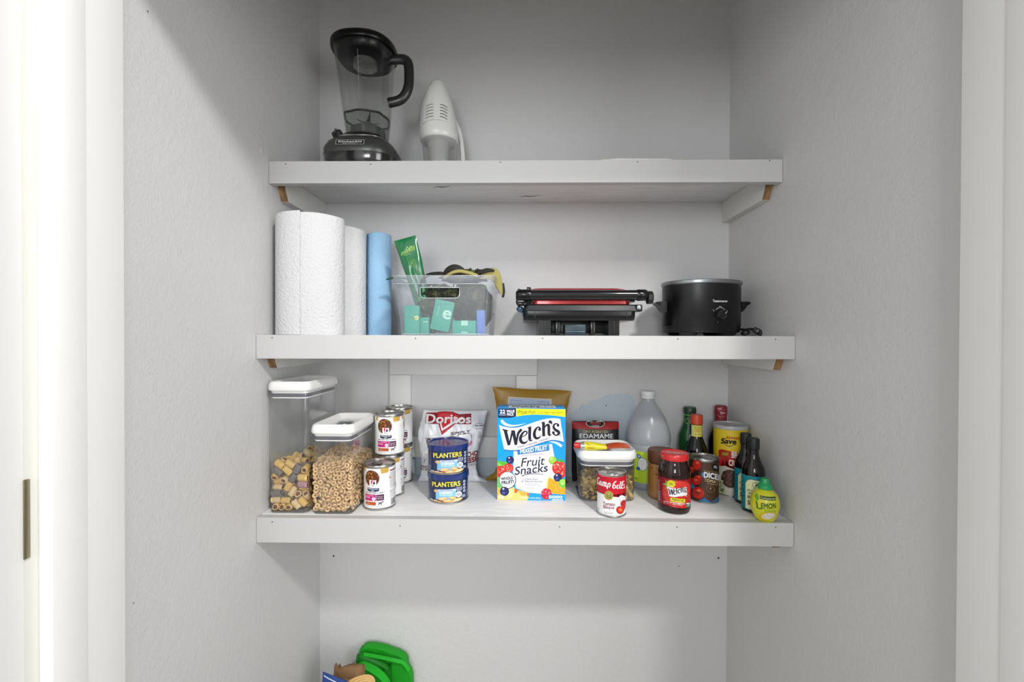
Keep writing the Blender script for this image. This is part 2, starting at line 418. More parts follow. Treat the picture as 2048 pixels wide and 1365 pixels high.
# ------------------------------------------------------------------ shelves
def shelf(label, yf, zt, ztl, ztr, zbl, zbr, nails, knots=False):
    t = thing('wall_shelf', label, 'shelf', (0, 0, 0), group=None)
    obj('shelf_board', MB().box(-WX + .0008, WX - .0008, yf + .019, WB - .0005, zt - .019, zt, SHELF, .0008), t)
    b = MB(); xs = WX - .0012
    b.loft([[Vector((x, y, z)) for (y, z) in ((yf, zb), (yf + .0188, zb), (yf + .0188, z_), (yf, z_))] for x, zb, z_ in ((-xs, zbl, ztl), (xs, zbr, ztr))], FASC)
    fascia = obj('front_strip', b, t, 0)
    for x, z in nails:
        n = MB().lathe([(.0013, 0), (.0013, .0004)], mat('2a2825', .6), 10)
        o = obj('nail', n, fascia, 0, (x, yf - .00005, z), (PI / 2, 0, 0))
    for sx in (-1, 1):
        ys = yf + .024
        prof = [(ys, zt - .0195), (WB - .001, zt - .0195), (WB - .001, zt - .080), (ys + .030, zt - .080)]
        k = MB()
        x0 = sx * (WX - .001); x1 = sx * (WX - .020)
        k.loft([[Vector((x, y, z)) for y, z in prof] for x in (x0, x1)], mat('dadad6', .5, var=.05, vs_=20, name='bracket_paint'))
        a, c = prof[0], prof[3]
        xa, xb = sx * (WX - .0015), sx * (WX - .0195)
        k.add([(xa, a[0] - .0003, a[1]), (xb, a[0] - .0003, a[1]), (xb, c[0] - .0003, c[1] + .0003), (xa, c[0] - .0003, c[1] + .0003)], [(0, 1, 2, 3)], RAW)
        obj('bracket', k, t, 0)
    if knots:
        for cx_, cy_, w in ((.02, .255, .030), (-.215, .175, .026), (-.33, .10, .02)):
            A = Art(lambda x, y: (x, y), 1); A.stroke([(cx_ - w, cy_ + .01), (cx_ - w * .4, cy_), (cx_ + w * .2, cy_ + .003), (cx_ + w, cy_ - .006)], [.001, .004, .005, .001], '3c3833')
            A.disc(cx_, cy_ + .003, .007, '57514a', ry=.003)
            A.build('knot_mark', t, lambda u, v, o: (u, v, zt - .0192 - o), None, None)
    return t
shelf('topmost white wall shelf carrying the blender, with wooden brackets below', .0523, S1, 1.7232, 1.7204, 1.6704, 1.6678,
      [(-.5690, 1.7172), (-.3635, 1.7150), (-.0525, 1.7178), (.2720, 1.7165), (.5800, 1.7180)], True)
shelf('middle white wall shelf carrying the paper towels and slow cooker', 0, S2, 1.3052, 1.3052, 1.2507, 1.2538,
      [(-.573, 1.2985), (-.242, 1.2975), (.0465, 1.2985), (.350, 1.2985), (.567, 1.2985)])
shelf('lowest white wall shelf holding the food cans, boxes and jars', 0, S3, .8841, .8862, .8267, .8334,
      [(-.573, .8745), (-.2775, .869), (.0867, .8715), (.3505, .8740), (.5700, .8765)])
# resting places of the loose food: x, y, z in tenths of a millimetre, then the turn as quaternion x, y, z in hundredths
BONE = [
628,1497,72,50,50,50,431,116,72,0,-71,-71,458,474,72,-59,-39,39,215,1475,74,-66,-26,58,123,313,74,33,-62,-33,441,1064,74,-52,-48,69,
429,1464,74,68,20,-20,701,1073,74,-62,35,-63,284,839,75,27,-65,-41,273,116,78,58,-41,41,718,515,78,-69,-13,70,716,1232,78,-12,-70,12,
77,754,78,41,-58,58,777,867,78,60,37,-45,77,994,78,41,-58,58,120,116,78,-58,-41,-41,761,666,83,1,71,4,107,1190,116,-84,-54,0,
802,330,116,0,0,17,345,661,116,0,0,44,596,935,128,-5,82,-11,541,786,130,-17,41,-56,637,256,130,61,-66,-43,348,1214,133,-81,40,31,
598,81,135,32,-17,-82,74,481,136,-43,-80,-37,223,476,137,19,-36,81,136,1345,147,24,-78,-18,722,1363,161,-60,38,-60,195,1039,170,1,-52,71,
747,81,193,17,-32,-44,500,639,195,-7,-1,-72,345,910,197,56,32,41,753,1148,201,51,-49,-52,376,442,210,86,16,-9,390,1414,223,-37,-60,30,
118,1499,223,62,33,62,119,296,223,62,-35,-63,142,717,225,31,69,37,654,385,225,-61,72,26,353,83,226,53,50,50,116,81,231,33,-62,-33,
763,1499,231,55,45,54,754,995,239,37,65,29,658,645,244,80,11,-16,361,238,259,37,55,37,500,1091,261,-81,25,-54,742,838,265,43,-32,-74,
135,867,270,-22,-78,14,458,1260,272,-63,-22,65,154,565,272,59,-27,-63,512,429,280,13,-81,55,123,1252,306,62,-33,-62,352,681,307,-15,-69,-68,
808,169,311,-65,65,27,124,1099,314,66,9,74,692,1319,316,-40,35,46,741,498,322,35,-36,-85,380,964,334,46,-52,-56,127,1406,335,-33,62,-33,
610,140,338,50,-9,41,124,390,350,63,28,63,569,876,352,-13,54,65,380,1503,353,-11,73,-10,118,222,353,66,24,67,802,724,353,85,15,-9,
116,76,386,-69,-17,69,437,1357,388,25,-58,-33,309,135,394,58,-47,41,742,289,394,14,59,53,76,683,407,32,49,-68,488,617,409,-9,-59,64,
738,1122,409,79,-57,-3,541,1079,413,-82,12,-51,483,127,417,62,72,-31,384,1190,418,55,19,81,245,732,421,-10,-77,63,83,932,423,-93,11,3,
805,928,427,17,9,-48,317,493,436,64,-54,-53,675,1502,438,52,74,25,475,340,448,-85,50,0,661,420,449,-46,36,-43,129,1218,452,48,-51,-58,
117,1503,453,-70,-12,70,390,892,466,62,-22,-75,744,655,476,-13,65,-42,598,1253,476,-55,76,-7,171,1056,481,-67,0,73,128,320,482,-12,67,-17,
803,1378,483,-31,-44,-69,199,1360,495,-26,-54,30,123,167,503,-63,-34,59,439,729,504,-38,37,-63,556,522,519,54,-19,-40,735,195,519,-19,66,-15,
423,1450,525,-78,6,10,659,1043,530,-52,25,68,134,467,548,-11,37,-92,407,78,566,-22,16,-79,122,678,571,-24,69,-23,655,333,571,-6,-74,10,
312,560,582,37,25,-49,465,972,582,-4,75,-21,117,829,588,-8,70,-8,330,1201,589,6,43,-88,806,1147,594,52,-28,38,806,822,597,-26,49,73,
126,1182,599,69,-13,-71,387,235,602,-62,-45,52,757,74,603,3,74,3,116,1501,608,-59,-39,59,117,982,612,62,-35,-61,711,618,622,-13,-70,-48,
308,1459,623,-65,-34,-33,529,1499,626,-27,-33,58,325,838,629,-39,10,56,123,185,658,-72,0,69,119,555,665,-65,-27,67,710,219,673,-18,66,-16,
401,635,683,30,14,-93,535,545,685,-76,-30,-56,537,787,685,10,46,-84,803,1345,686,11,-16,80,622,429,693,59,15,-74,137,332,697,-52,-30,71,
702,978,701,-60,-61,43,764,1499,713,33,62,33,312,130,720,-16,-60,-77,124,1097,724,68,6,72,432,1333,725,-1,-37,-93,519,1094,731,4,29,90,
124,742,731,-4,74,-67,603,1352,731,-13,-88,-34,401,405,733,87,46,-14,740,1160,735,1,-85,-4,125,1255,738,60,-28,-67,742,816,744,-51,15,-79,
76,1452,756,34,-69,57,372,1017,756,63,-11,65,122,933,758,30,-66,-24,742,659,764,26,-48,-25,334,759,765,48,31,79,524,83,766,-68,-68,19,
757,72,767,-68,0,74,808,380,778,1,1,-71,263,481,798,41,77,-45,509,285,802,22,-96,14,76,138,805,-45,29,46,77,497,813,-31,45,69,
543,843,824,45,26,13,758,215,828,51,-51,-52,407,1506,834,-21,-69,20,375,1237,838,-21,-78,30,644,964,840,55,-7,60,525,621,855,-26,40,-57,
662,416,859,-41,-41,-57,174,1363,864,-54,60,-35,123,1039,866,-39,-63,37,703,1232,867,-51,-55,64,116,687,872,-46,-53,46,124,1195,876,-34,-57,41,
138,314,888,-42,77,-10,315,957,888,-23,-51,-77,116,849,889,-51,49,-51,805,589,890,-41,-36,-56,310,702,902,14,-81,57,463,477,903,27,68,14,
804,1500,903,0,0,-85,159,75,913,-27,85,-14,316,222,915,-3,-54,12,172,1508,922,-76,0,-65,740,1059,922,-43,75,-36,389,81,930,81,44,34,
598,1502,941,78,55,26,558,1286,945,-38,75,41,689,766,951,44,-9,-71,479,964,952,-57,67,-15,144,456,955,77,44,45,360,1358,964,33,-54,-9,
804,128,971,-54,35,42,341,1128,976,-59,-12,78,749,328,983,67,31,67,433,677,983,-51,-65,-56,627,76,983,28,4,95,116,609,1000,65,-29,-65,
135,1268,1011,37,-50,-31,744,1347,1013,-57,-62,35,76,1007,1014,-45,29,46,287,398,1014,45,-71,43,116,762,1015,7,-70,-7,750,923,1022,54,-32,-64,
570,529,1035,-11,64,-49,457,365,1036,-12,-23,-58,263,915,1040,66,-47,-56,804,537,1042,52,65,-43,804,1138,1048,47,-37,49,198,76,1080,87,19,45,
459,1299,1080,38,60,70,183,233,1083,-19,22,-78,456,81,1086,21,-41,-40,293,1443,1094,14,-55,78,616,1073,1097,18,-29,94,742,776,1099,-65,56,-46,
404,1052,1105,6,79,7,508,891,1115,44,-25,-83,386,244,1121,7,35,-32,743,368,1131,40,-69,-60,589,183,1132,8,30,-95,194,1197,1135,82,-20,-8,
628,1453,1135,-31,4,68,283,628,1138,-61,-33,-40,685,1248,1138,47,13,76,441,702,1139,22,-56,70,80,915,1140,28,80,-50,648,622,1146,-10,-86,-28,
82,319,1158,-8,94,34,786,1442,1160,-35,77,43,81,623,1166,-82,25,15,569,381,1178,-35,-31,-57,415,467,1192,-19,-82,-54,515,1144,1204,21,85,46,
806,863,1213,29,16,-45,129,1468,1215,-3,-37,-38,286,916,1215,83,0,-53,190,423,1218,59,56,30,266,80,1219,-80,39,-42,401,1304,1221,-72,8,-17,
74,1154,1226,-48,-46,-51,438,1508,1227,0,30,0,591,758,1240,35,-29,66,136,753,1251,-68,52,-48,802,551,1254,16,-90,39,679,316,1266,80,16,-30,
390,745,1274,57,-6,14,255,228,1275,-40,80,-20,772,1002,1284,32,-7,68,581,955,1285,-52,-34,74,
]
NOODLE = [
269,967,31,91,41,0,1001,520,31,-9,100,0,344,508,31,-80,-61,0,1083,639,31,-100,-9,0,1107,308,31,82,-57,0,720,1004,31,0,0,75,
756,509,31,83,55,0,60,282,31,0,0,-73,53,933,31,0,0,70,395,51,31,0,0,0,888,181,31,0,0,74,1050,965,31,0,0,-98,
632,172,31,0,0,-71,154,172,51,42,-57,-57,991,1031,51,-69,-13,13,532,885,51,43,56,56,970,183,51,52,-47,-47,426,221,67,-8,8,72,
550,438,70,46,88,-5,1094,832,70,11,7,-19,612,531,72,45,88,0,1229,518,72,9,-9,70,180,749,75,-13,-2,-98,130,505,78,71,-44,-23,
750,178,82,-36,55,-55,518,197,91,41,58,46,850,1129,91,5,-69,72,386,1002,92,-84,54,4,53,997,93,-71,-70,0,343,556,93,-73,69,0,
51,278,93,0,0,71,875,681,93,88,-48,0,275,189,93,73,68,0,441,653,96,72,-68,5,967,723,98,54,-37,-24,159,1000,99,-57,-52,52,
1052,463,112,6,11,-97,1106,175,114,-1,9,0,1106,277,115,0,-100,1,300,994,116,40,59,60,1249,1004,117,-46,53,-46,686,198,117,52,41,46,
897,172,119,43,-43,-56,808,178,127,-47,-59,27,727,1053,130,0,72,68,736,895,133,-68,-15,3,147,574,135,-34,34,-14,667,687,136,-13,99,3,
437,189,138,-8,8,74,486,981,142,7,7,72,659,790,147,3,-5,13,174,125,155,97,24,0,1041,804,156,98,6,-2,296,622,157,66,74,8,
982,1079,159,-99,15,8,677,980,159,88,-8,46,359,405,165,99,9,-7,1187,1129,171,0,-71,0,1081,1149,171,50,50,-50,1229,59,171,69,-14,69,
1100,31,171,-50,50,50,1072,359,172,16,-96,19,549,571,172,-80,59,2,616,1149,175,-37,60,60,838,388,176,51,-47,48,834,583,176,-71,-66,-10,
402,640,176,-4,12,72,384,1004,178,-16,10,-67,593,197,178,-75,64,-14,1105,923,181,-2,100,7,1090,708,186,-8,-22,-97,1055,176,187,100,0,-9,
648,592,187,1,-9,80,142,707,190,85,-52,5,181,478,193,99,11,11,971,93,205,70,9,-9,51,177,207,-11,-11,-70,213,1067,210,0,99,0,
509,902,212,-17,10,-83,1046,818,217,-18,1,0,215,296,220,9,-67,72,1111,525,223,47,-12,-30,178,1149,223,-70,-11,-11,180,985,226,11,70,-70,
947,437,226,68,70,-19,795,851,228,6,1,-89,242,56,228,-9,30,3,166,806,231,94,32,-5,1103,253,231,95,22,-13,645,941,233,28,-37,-68,
735,510,240,-19,16,-69,604,243,243,-92,37,-16,403,270,244,19,21,69,1249,641,245,-33,-63,33,1105,989,246,4,-10,-99,530,459,251,-32,-92,14,
177,219,252,11,4,99,174,466,254,0,99,1,1019,494,255,91,-30,-14,729,31,255,-21,-68,-68,556,951,258,12,16,63,439,1001,260,2,-19,-76,
171,1067,261,0,-17,0,276,641,262,-10,-12,-97,209,741,265,59,26,20,1108,137,272,-66,-8,27,998,825,282,16,-97,18,532,193,283,22,-12,-71,
1106,281,287,25,-94,17,1040,719,289,-13,47,-87,31,987,300,-44,55,-44,741,703,300,79,-53,-18,423,237,306,-21,19,-66,666,523,307,5,-23,-23,
1249,878,308,-21,67,-21,120,1005,308,70,69,15,1079,1065,312,-14,-63,76,804,186,312,17,78,39,276,168,318,58,-29,-44,538,605,320,-24,-9,67,
190,426,321,28,95,4,1031,928,322,98,-15,2,1054,564,322,6,-99,5,1104,454,323,-3,9,3,1039,665,324,14,-47,87,831,1005,337,-53,-17,60,
344,900,339,96,-2,19,570,869,339,-93,-37,8,785,742,340,-26,15,-61,633,1049,343,-15,69,-70,310,567,344,53,83,-15,652,262,345,-89,-42,14,
449,1127,347,0,-99,3,928,156,347,-20,27,83,1228,235,349,-6,9,70,429,670,351,-45,-43,74,378,630,355,-42,-46,72,1027,847,361,56,-12,-10,
51,899,364,-70,-70,-8,31,415,374,51,-49,-51,107,197,374,78,51,30,1040,1022,375,20,74,64,1103,561,376,99,3,-10,626,770,377,22,3,77,
1067,348,381,6,-17,-98,184,578,381,86,-50,2,763,169,384,55,-25,-48,435,192,389,-93,-37,2,330,1017,389,7,-18,-2,1001,775,390,14,97,-19,
386,288,392,-93,-37,7,596,538,394,75,-51,-33,1097,250,407,99,9,1,550,31,407,-67,-23,-23,151,809,408,63,-77,4,275,873,416,-7,-18,61,
705,1057,418,23,-97,0,1100,641,418,9,-87,47,781,356,422,-14,-83,34,485,1143,422,-73,8,9,1162,1003,432,68,-72,-4,903,853,442,-46,88,-6,
285,57,447,14,14,-98,724,882,448,54,-81,-22,988,331,449,-8,7,77,51,186,449,1,-1,71,650,120,453,14,-5,0,162,844,468,41,91,-6,
1227,173,468,-70,-70,-6,64,532,479,5,5,-72,
]
RING = [
355,50,56,35,25,-53,489,50,56,86,28,-13,221,50,56,28,-86,41,890,371,56,64,64,31,890,187,59,-39,27,-49,890,501,59,45,-16,88,
890,880,59,-47,-2,-83,748,50,59,87,17,9,890,1082,59,-26,39,-73,620,50,60,34,-83,36,890,1433,64,-13,78,28,867,1283,64,-63,32,-63,
913,1533,64,-11,70,-11,67,73,64,0,-71,71,890,765,64,-56,55,-9,913,1196,120,23,67,23,890,260,121,-52,-6,-80,890,1023,123,39,27,49,
890,592,134,77,-11,55,690,73,136,12,70,-70,890,468,138,2,47,-30,400,50,141,43,0,0,534,50,141,90,0,0,128,27,144,57,-42,42,
890,1344,147,-43,10,-82,890,679,148,-12,77,-45,913,912,149,64,30,64,824,50,151,48,-15,53,280,50,158,-25,-49,83,890,1533,160,66,61,35,
890,155,171,29,55,-12,890,322,184,5,51,49,912,791,191,-69,12,-70,913,67,204,9,70,9,890,1095,214,-39,18,-81,637,50,216,45,-2,-21,
867,1223,219,7,70,7,913,419,220,67,23,67,180,50,225,85,-12,-18,890,964,227,29,83,-3,508,50,229,71,-55,30,883,1447,244,-51,32,-53,
913,1321,247,60,37,60,763,50,250,30,32,-56,60,50,250,75,24,-51,890,580,252,45,-16,88,381,50,254,85,-30,19,867,712,258,-4,71,-4,
254,50,277,82,19,-36,890,202,282,-3,57,42,890,320,292,-3,46,-33,890,856,296,-31,31,-64,890,1090,299,18,39,40,890,1541,304,-72,16,-44,
620,27,310,70,10,-10,492,50,313,55,71,-31,913,507,317,-35,61,-35,913,1215,322,-65,28,-65,820,50,327,26,-36,83,913,67,331,62,34,62,
369,50,338,85,-31,19,890,1338,339,61,66,25,890,980,343,47,0,83,890,630,349,-44,0,-89,913,754,360,62,34,62,698,50,363,76,-31,-11,
867,1457,372,-18,68,-18,890,399,376,-36,44,-7,58,50,379,49,46,-6,913,878,391,-13,70,-13,890,148,396,-83,32,-46,890,274,398,52,68,48,
168,50,402,68,28,-59,471,73,405,66,-24,24,276,50,409,15,-49,62,890,513,411,39,81,16,890,1119,412,-73,49,-26,570,27,430,39,-59,59,
867,1344,432,-17,69,-17,890,639,435,25,36,61,859,44,441,52,66,-40,913,1240,447,28,65,28,890,1542,449,-73,-5,-56,890,768,453,89,15,42,
389,50,455,37,-45,21,867,951,464,35,61,35,745,50,474,57,33,-70,890,220,479,83,34,45,890,1074,485,70,54,46,890,369,489,-89,-7,-44,
85,50,492,43,-7,25,663,50,496,14,-64,47,890,501,498,-81,39,-40,867,1455,503,36,61,36,883,101,510,-54,45,70,213,73,512,71,-2,2,
317,27,520,66,26,-26,890,876,522,26,45,2,913,655,527,45,54,45,479,50,530,47,-26,73,890,1211,540,-53,70,-11,867,755,548,11,70,11,
890,1340,557,-70,51,-49,565,50,562,-23,49,-84,890,1029,565,-50,70,-7,867,307,567,-71,3,-71,890,1536,569,17,42,57,876,52,581,-3,42,-89,
867,568,581,2,71,2,102,27,584,71,5,-5,890,190,589,52,-18,81,747,50,596,26,-41,87,913,433,601,25,66,25,890,1146,602,70,50,50,
359,50,606,87,-17,-8,228,50,608,31,-30,55,629,50,619,37,-39,83,890,834,621,-25,40,-29,890,960,653,23,45,1,890,1254,657,-57,-4,-71,
913,635,658,43,56,43,913,1483,671,67,22,67,64,50,671,8,89,-42,876,27,672,-50,50,50,513,27,675,-70,-10,-10,867,1078,675,-20,68,-20,
890,728,675,4,72,-41,913,1353,679,61,36,61,890,119,684,-52,67,-48,890,276,688,48,74,37,385,50,689,43,77,-46,890,522,694,69,55,45,
191,27,698,4,71,-71,867,403,700,48,52,48,890,843,712,-44,-6,-89,780,50,713,76,40,-1,654,50,722,-72,-55,-29,867,188,748,-36,61,-36,
273,50,759,10,-88,42,452,73,759,5,71,-71,867,1536,759,22,67,22,913,1139,761,-44,55,-44,867,631,762,37,60,37,890,1363,773,-43,79,-23,
890,953,773,30,78,43,64,50,778,-23,-83,50,890,503,780,69,55,45,890,1243,783,45,43,12,885,67,787,-7,35,-39,890,750,789,-36,24,-66,
890,314,789,65,63,33,548,50,793,-8,54,-77,890,1063,816,71,45,54,650,27,816,19,-68,68,162,73,823,35,62,-62,867,875,828,-42,-57,42,
768,50,832,29,-41,40,890,1475,835,44,-14,88,890,197,841,-35,26,-66,890,435,841,-85,24,-38,406,50,844,42,-13,6,890,622,859,27,33,62,
885,67,860,24,27,45,890,752,875,-15,41,-18,890,1182,876,-42,-80,21,281,50,877,45,-18,63,890,1311,880,61,-54,-14,890,349,891,41,-25,-50,
890,975,892,-1,-89,2,67,50,896,23,36,-74,549,50,898,39,17,-30,913,1408,906,-14,69,-14,723,27,920,19,-68,68,890,229,923,26,35,62,
890,510,927,32,83,1,913,855,927,22,67,22,890,1533,929,-20,38,-41,347,50,938,19,44,-60,890,1087,942,37,21,80,890,636,943,-40,16,-81,
890,99,945,16,41,18,184,50,947,-76,28,-16,913,1223,970,-45,54,-45,459,50,971,-55,-72,-32,599,50,979,42,-9,26,913,744,991,-41,57,-41,
81,27,991,47,53,-53,913,971,991,-63,32,-63,823,53,1003,21,87,43,891,1324,1007,38,57,-4,877,1533,1013,14,15,69,873,194,1017,-92,-35,15,
859,321,1021,-14,11,-77,132,978,1027,0,0,-87,603,295,1027,67,74,0,345,720,1027,0,0,98,194,1095,1027,0,0,92,139,1426,1027,0,0,-59,
219,785,1027,19,98,0,65,1088,1027,0,0,-98,289,897,1027,0,0,23,276,1424,1027,0,0,-32,64,1533,1027,0,0,-89,664,1319,1027,0,0,86,
64,1318,1027,0,0,70,685,192,1027,67,74,0,395,1370,1027,0,0,91,67,203,1027,0,0,-94,504,379,1027,-91,42,0,110,700,1027,83,-56,0,
448,795,1027,0,0,67,559,174,1027,0,0,-11,64,578,1027,99,15,0,606,1536,1027,0,0,31,260,1209,1027,33,94,0,481,556,1027,44,-90,0,
380,1507,1027,0,0,-100,204,1536,1027,-81,59,0,320,453,1027,93,-36,0,327,1098,1027,-96,29,0,129,1205,1027,-92,39,0,194,557,1027,0,0,-97,
575,778,1027,41,-91,0,396,1224,1027,-55,-84,0,615,1080,1027,-92,-40,0,710,496,1027,0,0,-99,475,1008,1027,-21,98,0,114,324,1027,0,0,-27,
602,1208,1027,66,-75,0,494,1139,1027,65,-76,0,370,335,1027,-78,63,0,65,446,1027,0,0,42,701,755,1027,0,0,97,705,625,1027,0,0,-49,
266,118,1027,0,0,-82,573,1408,1027,0,0,-100,245,311,1027,0,0,-6,510,1296,1027,-92,-40,0,195,429,1027,0,0,-84,687,970,1027,0,0,-52,
431,164,1027,0,0,91,738,1212,1027,0,0,-93,745,1084,1027,0,0,7,819,979,1027,0,0,35,698,1444,1027,0,0,9,838,525,1029,11,12,66,
880,1422,1029,-29,40,-86,889,867,1033,68,56,44,720,67,1035,17,-1,-96,913,67,1035,-48,52,-48,274,27,1036,38,60,-59,913,1111,1037,71,4,71,
913,614,1039,-70,9,-70,873,411,1041,-38,7,-9,718,315,1044,-14,15,-64,820,719,1044,9,19,-59,384,66,1045,33,-16,-48,835,1211,1045,-6,39,-15,
169,89,1047,36,88,22,512,908,1047,-85,-45,-4,187,1333,1048,-92,-25,8,262,664,1049,-34,89,2,617,412,1050,14,28,68,682,847,1050,87,36,-8,
485,280,1050,-91,-27,-20,397,955,1051,-2,93,12,481,1482,1051,31,-19,90,549,499,1052,13,-92,-27,355,209,1052,-16,-33,-5,504,68,1053,-48,87,8,
796,892,1053,-56,74,14,290,1019,1055,-80,45,6,536,657,1055,-34,19,-74,780,1471,1055,91,12,-37,799,1335,1059,-43,19,-76,399,558,1062,-75,40,-47,
339,575,1062,84,12,52,814,814,1062,-22,-81,-50,27,970,1064,11,70,11,81,868,1064,70,11,70,309,1311,1064,22,-67,42,437,444,1064,-12,-41,7,
360,838,1064,-9,-72,-30,780,165,1064,15,-70,-8,613,617,1064,-64,-29,62,758,1573,1064,71,0,0,451,670,1065,-60,-23,64,135,853,1066,-54,-45,54,
27,838,1066,-55,-45,55,27,1203,1067,43,56,43,490,1573,1067,34,-62,62,581,979,1067,24,67,52,822,602,1068,-30,-25,-66,160,221,1068,-63,24,-72,
631,67,1070,4,-7,-43,27,92,1071,21,68,21,875,291,1073,13,12,73,248,191,1073,2,-17,-98,748,433,1074,-88,43,17,874,492,1074,-16,6,-93,
403,1088,1076,8,3,82,837,1036,1079,-33,13,-16,874,1533,1080,-84,-51,20,370,720,1081,0,0,-55,69,1533,1081,0,0,-90,677,188,1081,98,21,0,
67,653,1081,0,0,2,248,819,1081,0,0,-92,121,1190,1081,0,0,-82,64,460,1081,-71,71,0,64,219,1081,0,0,-71,330,400,1081,0,0,-44,
106,340,1081,-99,16,0,564,1396,1081,-60,80,0,584,762,1081,0,0,-76,709,660,1081,0,0,86,548,187,1081,0,0,-87,701,1113,1081,0,0,94,
193,436,1081,0,0,46,720,1244,1081,90,43,0,234,316,1081,-99,-16,0,693,1381,1081,57,82,0,246,554,1082,9,16,12,688,931,1085,6,2,-94,
882,1238,1085,94,-15,-30,238,991,1086,40,-6,-21,303,1573,1087,-71,3,3,198,1294,1087,-76,59,27,542,878,1087,12,-95,-27,56,1423,1089,-82,4,-36,
752,292,1089,1,20,2,491,1254,1092,-21,-20,93,87,94,1092,-59,-38,54,206,933,1094,-65,-64,-37,270,1487,1094,-26,-28,-92,875,202,1099,30,-21,68,
597,1301,1100,-30,-83,-45,826,1139,1100,6,48,-83,181,701,1101,46,-64,-58,822,27,1101,54,46,-46,682,1510,1101,-94,8,-28,351,1205,1102,-44,77,-9,
594,287,1103,74,-60,-1,123,575,1103,6,-94,-27,153,1496,1104,-13,35,-77,442,1433,1104,35,-6,-16,582,1162,1104,-55,-68,-48,866,1393,1104,-4,31,-91,
429,303,1104,-55,77,-22,285,1128,1105,-75,57,17,645,507,1105,12,84,43,227,1405,1105,-34,13,-32,705,568,1105,29,-21,55,561,1517,1105,12,34,-59,
341,270,1105,-15,87,-14,427,174,1105,-93,0,34,823,678,1105,97,-18,-18,159,1101,1106,27,-24,60,244,1217,1106,-26,-90,-35,320,927,1106,-32,22,-90,
525,1108,1106,-90,20,-3,62,767,1107,-2,-85,-46,713,779,1107,-58,72,33,523,382,1107,-20,-31,0,495,65,1108,-95,-30,-3,428,1218,1109,27,-33,-24,
171,64,1109,-3,95,11,478,1003,1110,47,-86,5,378,1521,1110,25,35,-27,634,1048,1110,41,14,-90,744,1001,1110,-11,65,54,879,794,1110,39,6,63,
104,1309,1111,48,75,17,374,65,1111,25,-27,-15,55,1092,1112,32,-33,-19,490,786,1112,37,81,23,436,1329,1114,79,-35,37,329,1408,1115,-67,-49,25,
142,754,1116,-65,48,58,614,1225,1116,-83,-26,-36,428,855,1117,66,-10,73,116,1013,1118,-80,11,28,293,119,1118,-79,-7,41,27,1345,1120,60,38,60,
863,144,1122,32,18,-28,618,98,1123,0,-8,-2,738,65,1126,-51,9,85,272,677,1126,46,-89,2,636,330,1126,-22,-22,-95,876,465,1130,12,12,70,
876,331,1131,10,13,87,742,888,1131,35,11,21,852,1054,1131,32,-88,22,245,249,1132,-61,-79,-5,613,874,1133,-60,-75,-14,402,504,1133,-82,-50,-27,
618,1443,1133,-51,-86,5,356,1047,1134,3,-4,99,64,415,1135,-99,16,0,68,284,1135,0,0,-96,520,190,1135,-94,34,0,297,374,1135,78,-63,0,
410,728,1139,-65,76,-5,573,585,1139,-67,63,-31,756,478,1139,8,20,81,642,409,1139,-14,51,75,131,531,1140,15,-93,-29,567,484,1140,-49,67,47,
769,262,1140,-8,19,-39,285,494,1142,42,-12,7,101,913,1144,87,-42,8,27,556,1144,69,14,69,217,856,1145,-1,12,-15,468,611,1147,10,8,-60,
566,696,1148,-17,82,48,775,388,1149,41,48,-45,603,775,1151,15,-15,45,420,417,1151,-66,-67,-31,874,579,1151,-6,22,89,454,1117,1152,2,94,16,
295,579,1152,-90,-23,-16,64,679,1153,-87,44,-11,424,1413,1154,-42,83,25,546,1023,1154,68,72,-10,387,925,1155,-71,-26,23,731,753,1155,32,-22,63,
191,443,1156,0,97,18,687,647,1158,29,-89,32,121,1226,1159,-49,-79,-28,56,1536,1161,38,9,70,540,1384,1162,-14,-39,50,878,56,1163,-49,-1,-55,
488,68,1163,7,6,-70,234,1330,1164,-91,-28,4,733,144,1164,65,65,-11,327,824,1165,20,15,-48,251,1508,1167,-11,98,-14,448,1534,1168,15,8,95,
254,1067,1169,-8,87,-41,663,212,1172,-39,-59,25,336,1338,1173,53,-75,-35,519,900,1173,29,-4,-91,27,1035,1174,11,-70,-11,539,1206,1175,-62,76,-17,
616,70,1177,46,89,4,303,700,1178,64,-77,2,287,971,1181,69,69,3,122,1414,1181,-55,66,51,189,649,1181,-80,-46,-27,752,542,1183,7,21,77,
403,1038,1185,5,-2,81,798,242,1187,-18,9,-87,876,452,1187,-8,15,-45,67,424,1189,-77,64,0,67,293,1189,2,100,0,396,1253,1192,3,-3,77,
191,972,1192,13,91,17,213,790,1193,25,-8,41,27,1236,1194,-63,-32,63,231,1188,1194,-86,25,-11,887,240,1195,42,-82,-17,360,1158,1197,-34,-83,-43,
448,818,1198,9,15,-58,72,1479,1200,-90,-14,25,149,1087,1204,62,-14,-27,92,844,1204,29,31,-82,144,1549,1204,-49,-23,-73,437,1384,1206,30,19,-73,
878,103,1206,-30,39,23,266,1270,1209,-7,93,30,66,661,1209,78,58,24,216,584,1209,12,-32,69,209,1137,1210,45,-5,-37,91,1161,1211,-56,47,57,
93,1333,1212,33,-8,12,75,976,1215,37,29,18,84,786,1219,31,29,-79,876,362,1222,-34,-68,-58,335,761,1223,-12,-11,-92,165,929,1232,39,-9,-79,
]
# ------------------------------------------------------------------ shared metals, plastics
TIN = mat('b9b8b4', .28, metal=1.0, name='tin_plate'); TIN2 = mat('a8a7a3', .38, metal=1.0)
WHITE = mat('f0f0ee', .32, name='white_plastic'); BLACK = mat('0b0b0c', .3, name='black_plastic'); BLACKM = mat('121313', .5)
CLEAR = clear('clear_plastic', (.965, .97, .97), milk=.03, milkcol=(.8, .8, .8), ior=1.5); CLEARG = clear('clear_glass', (.93, .95, .94))

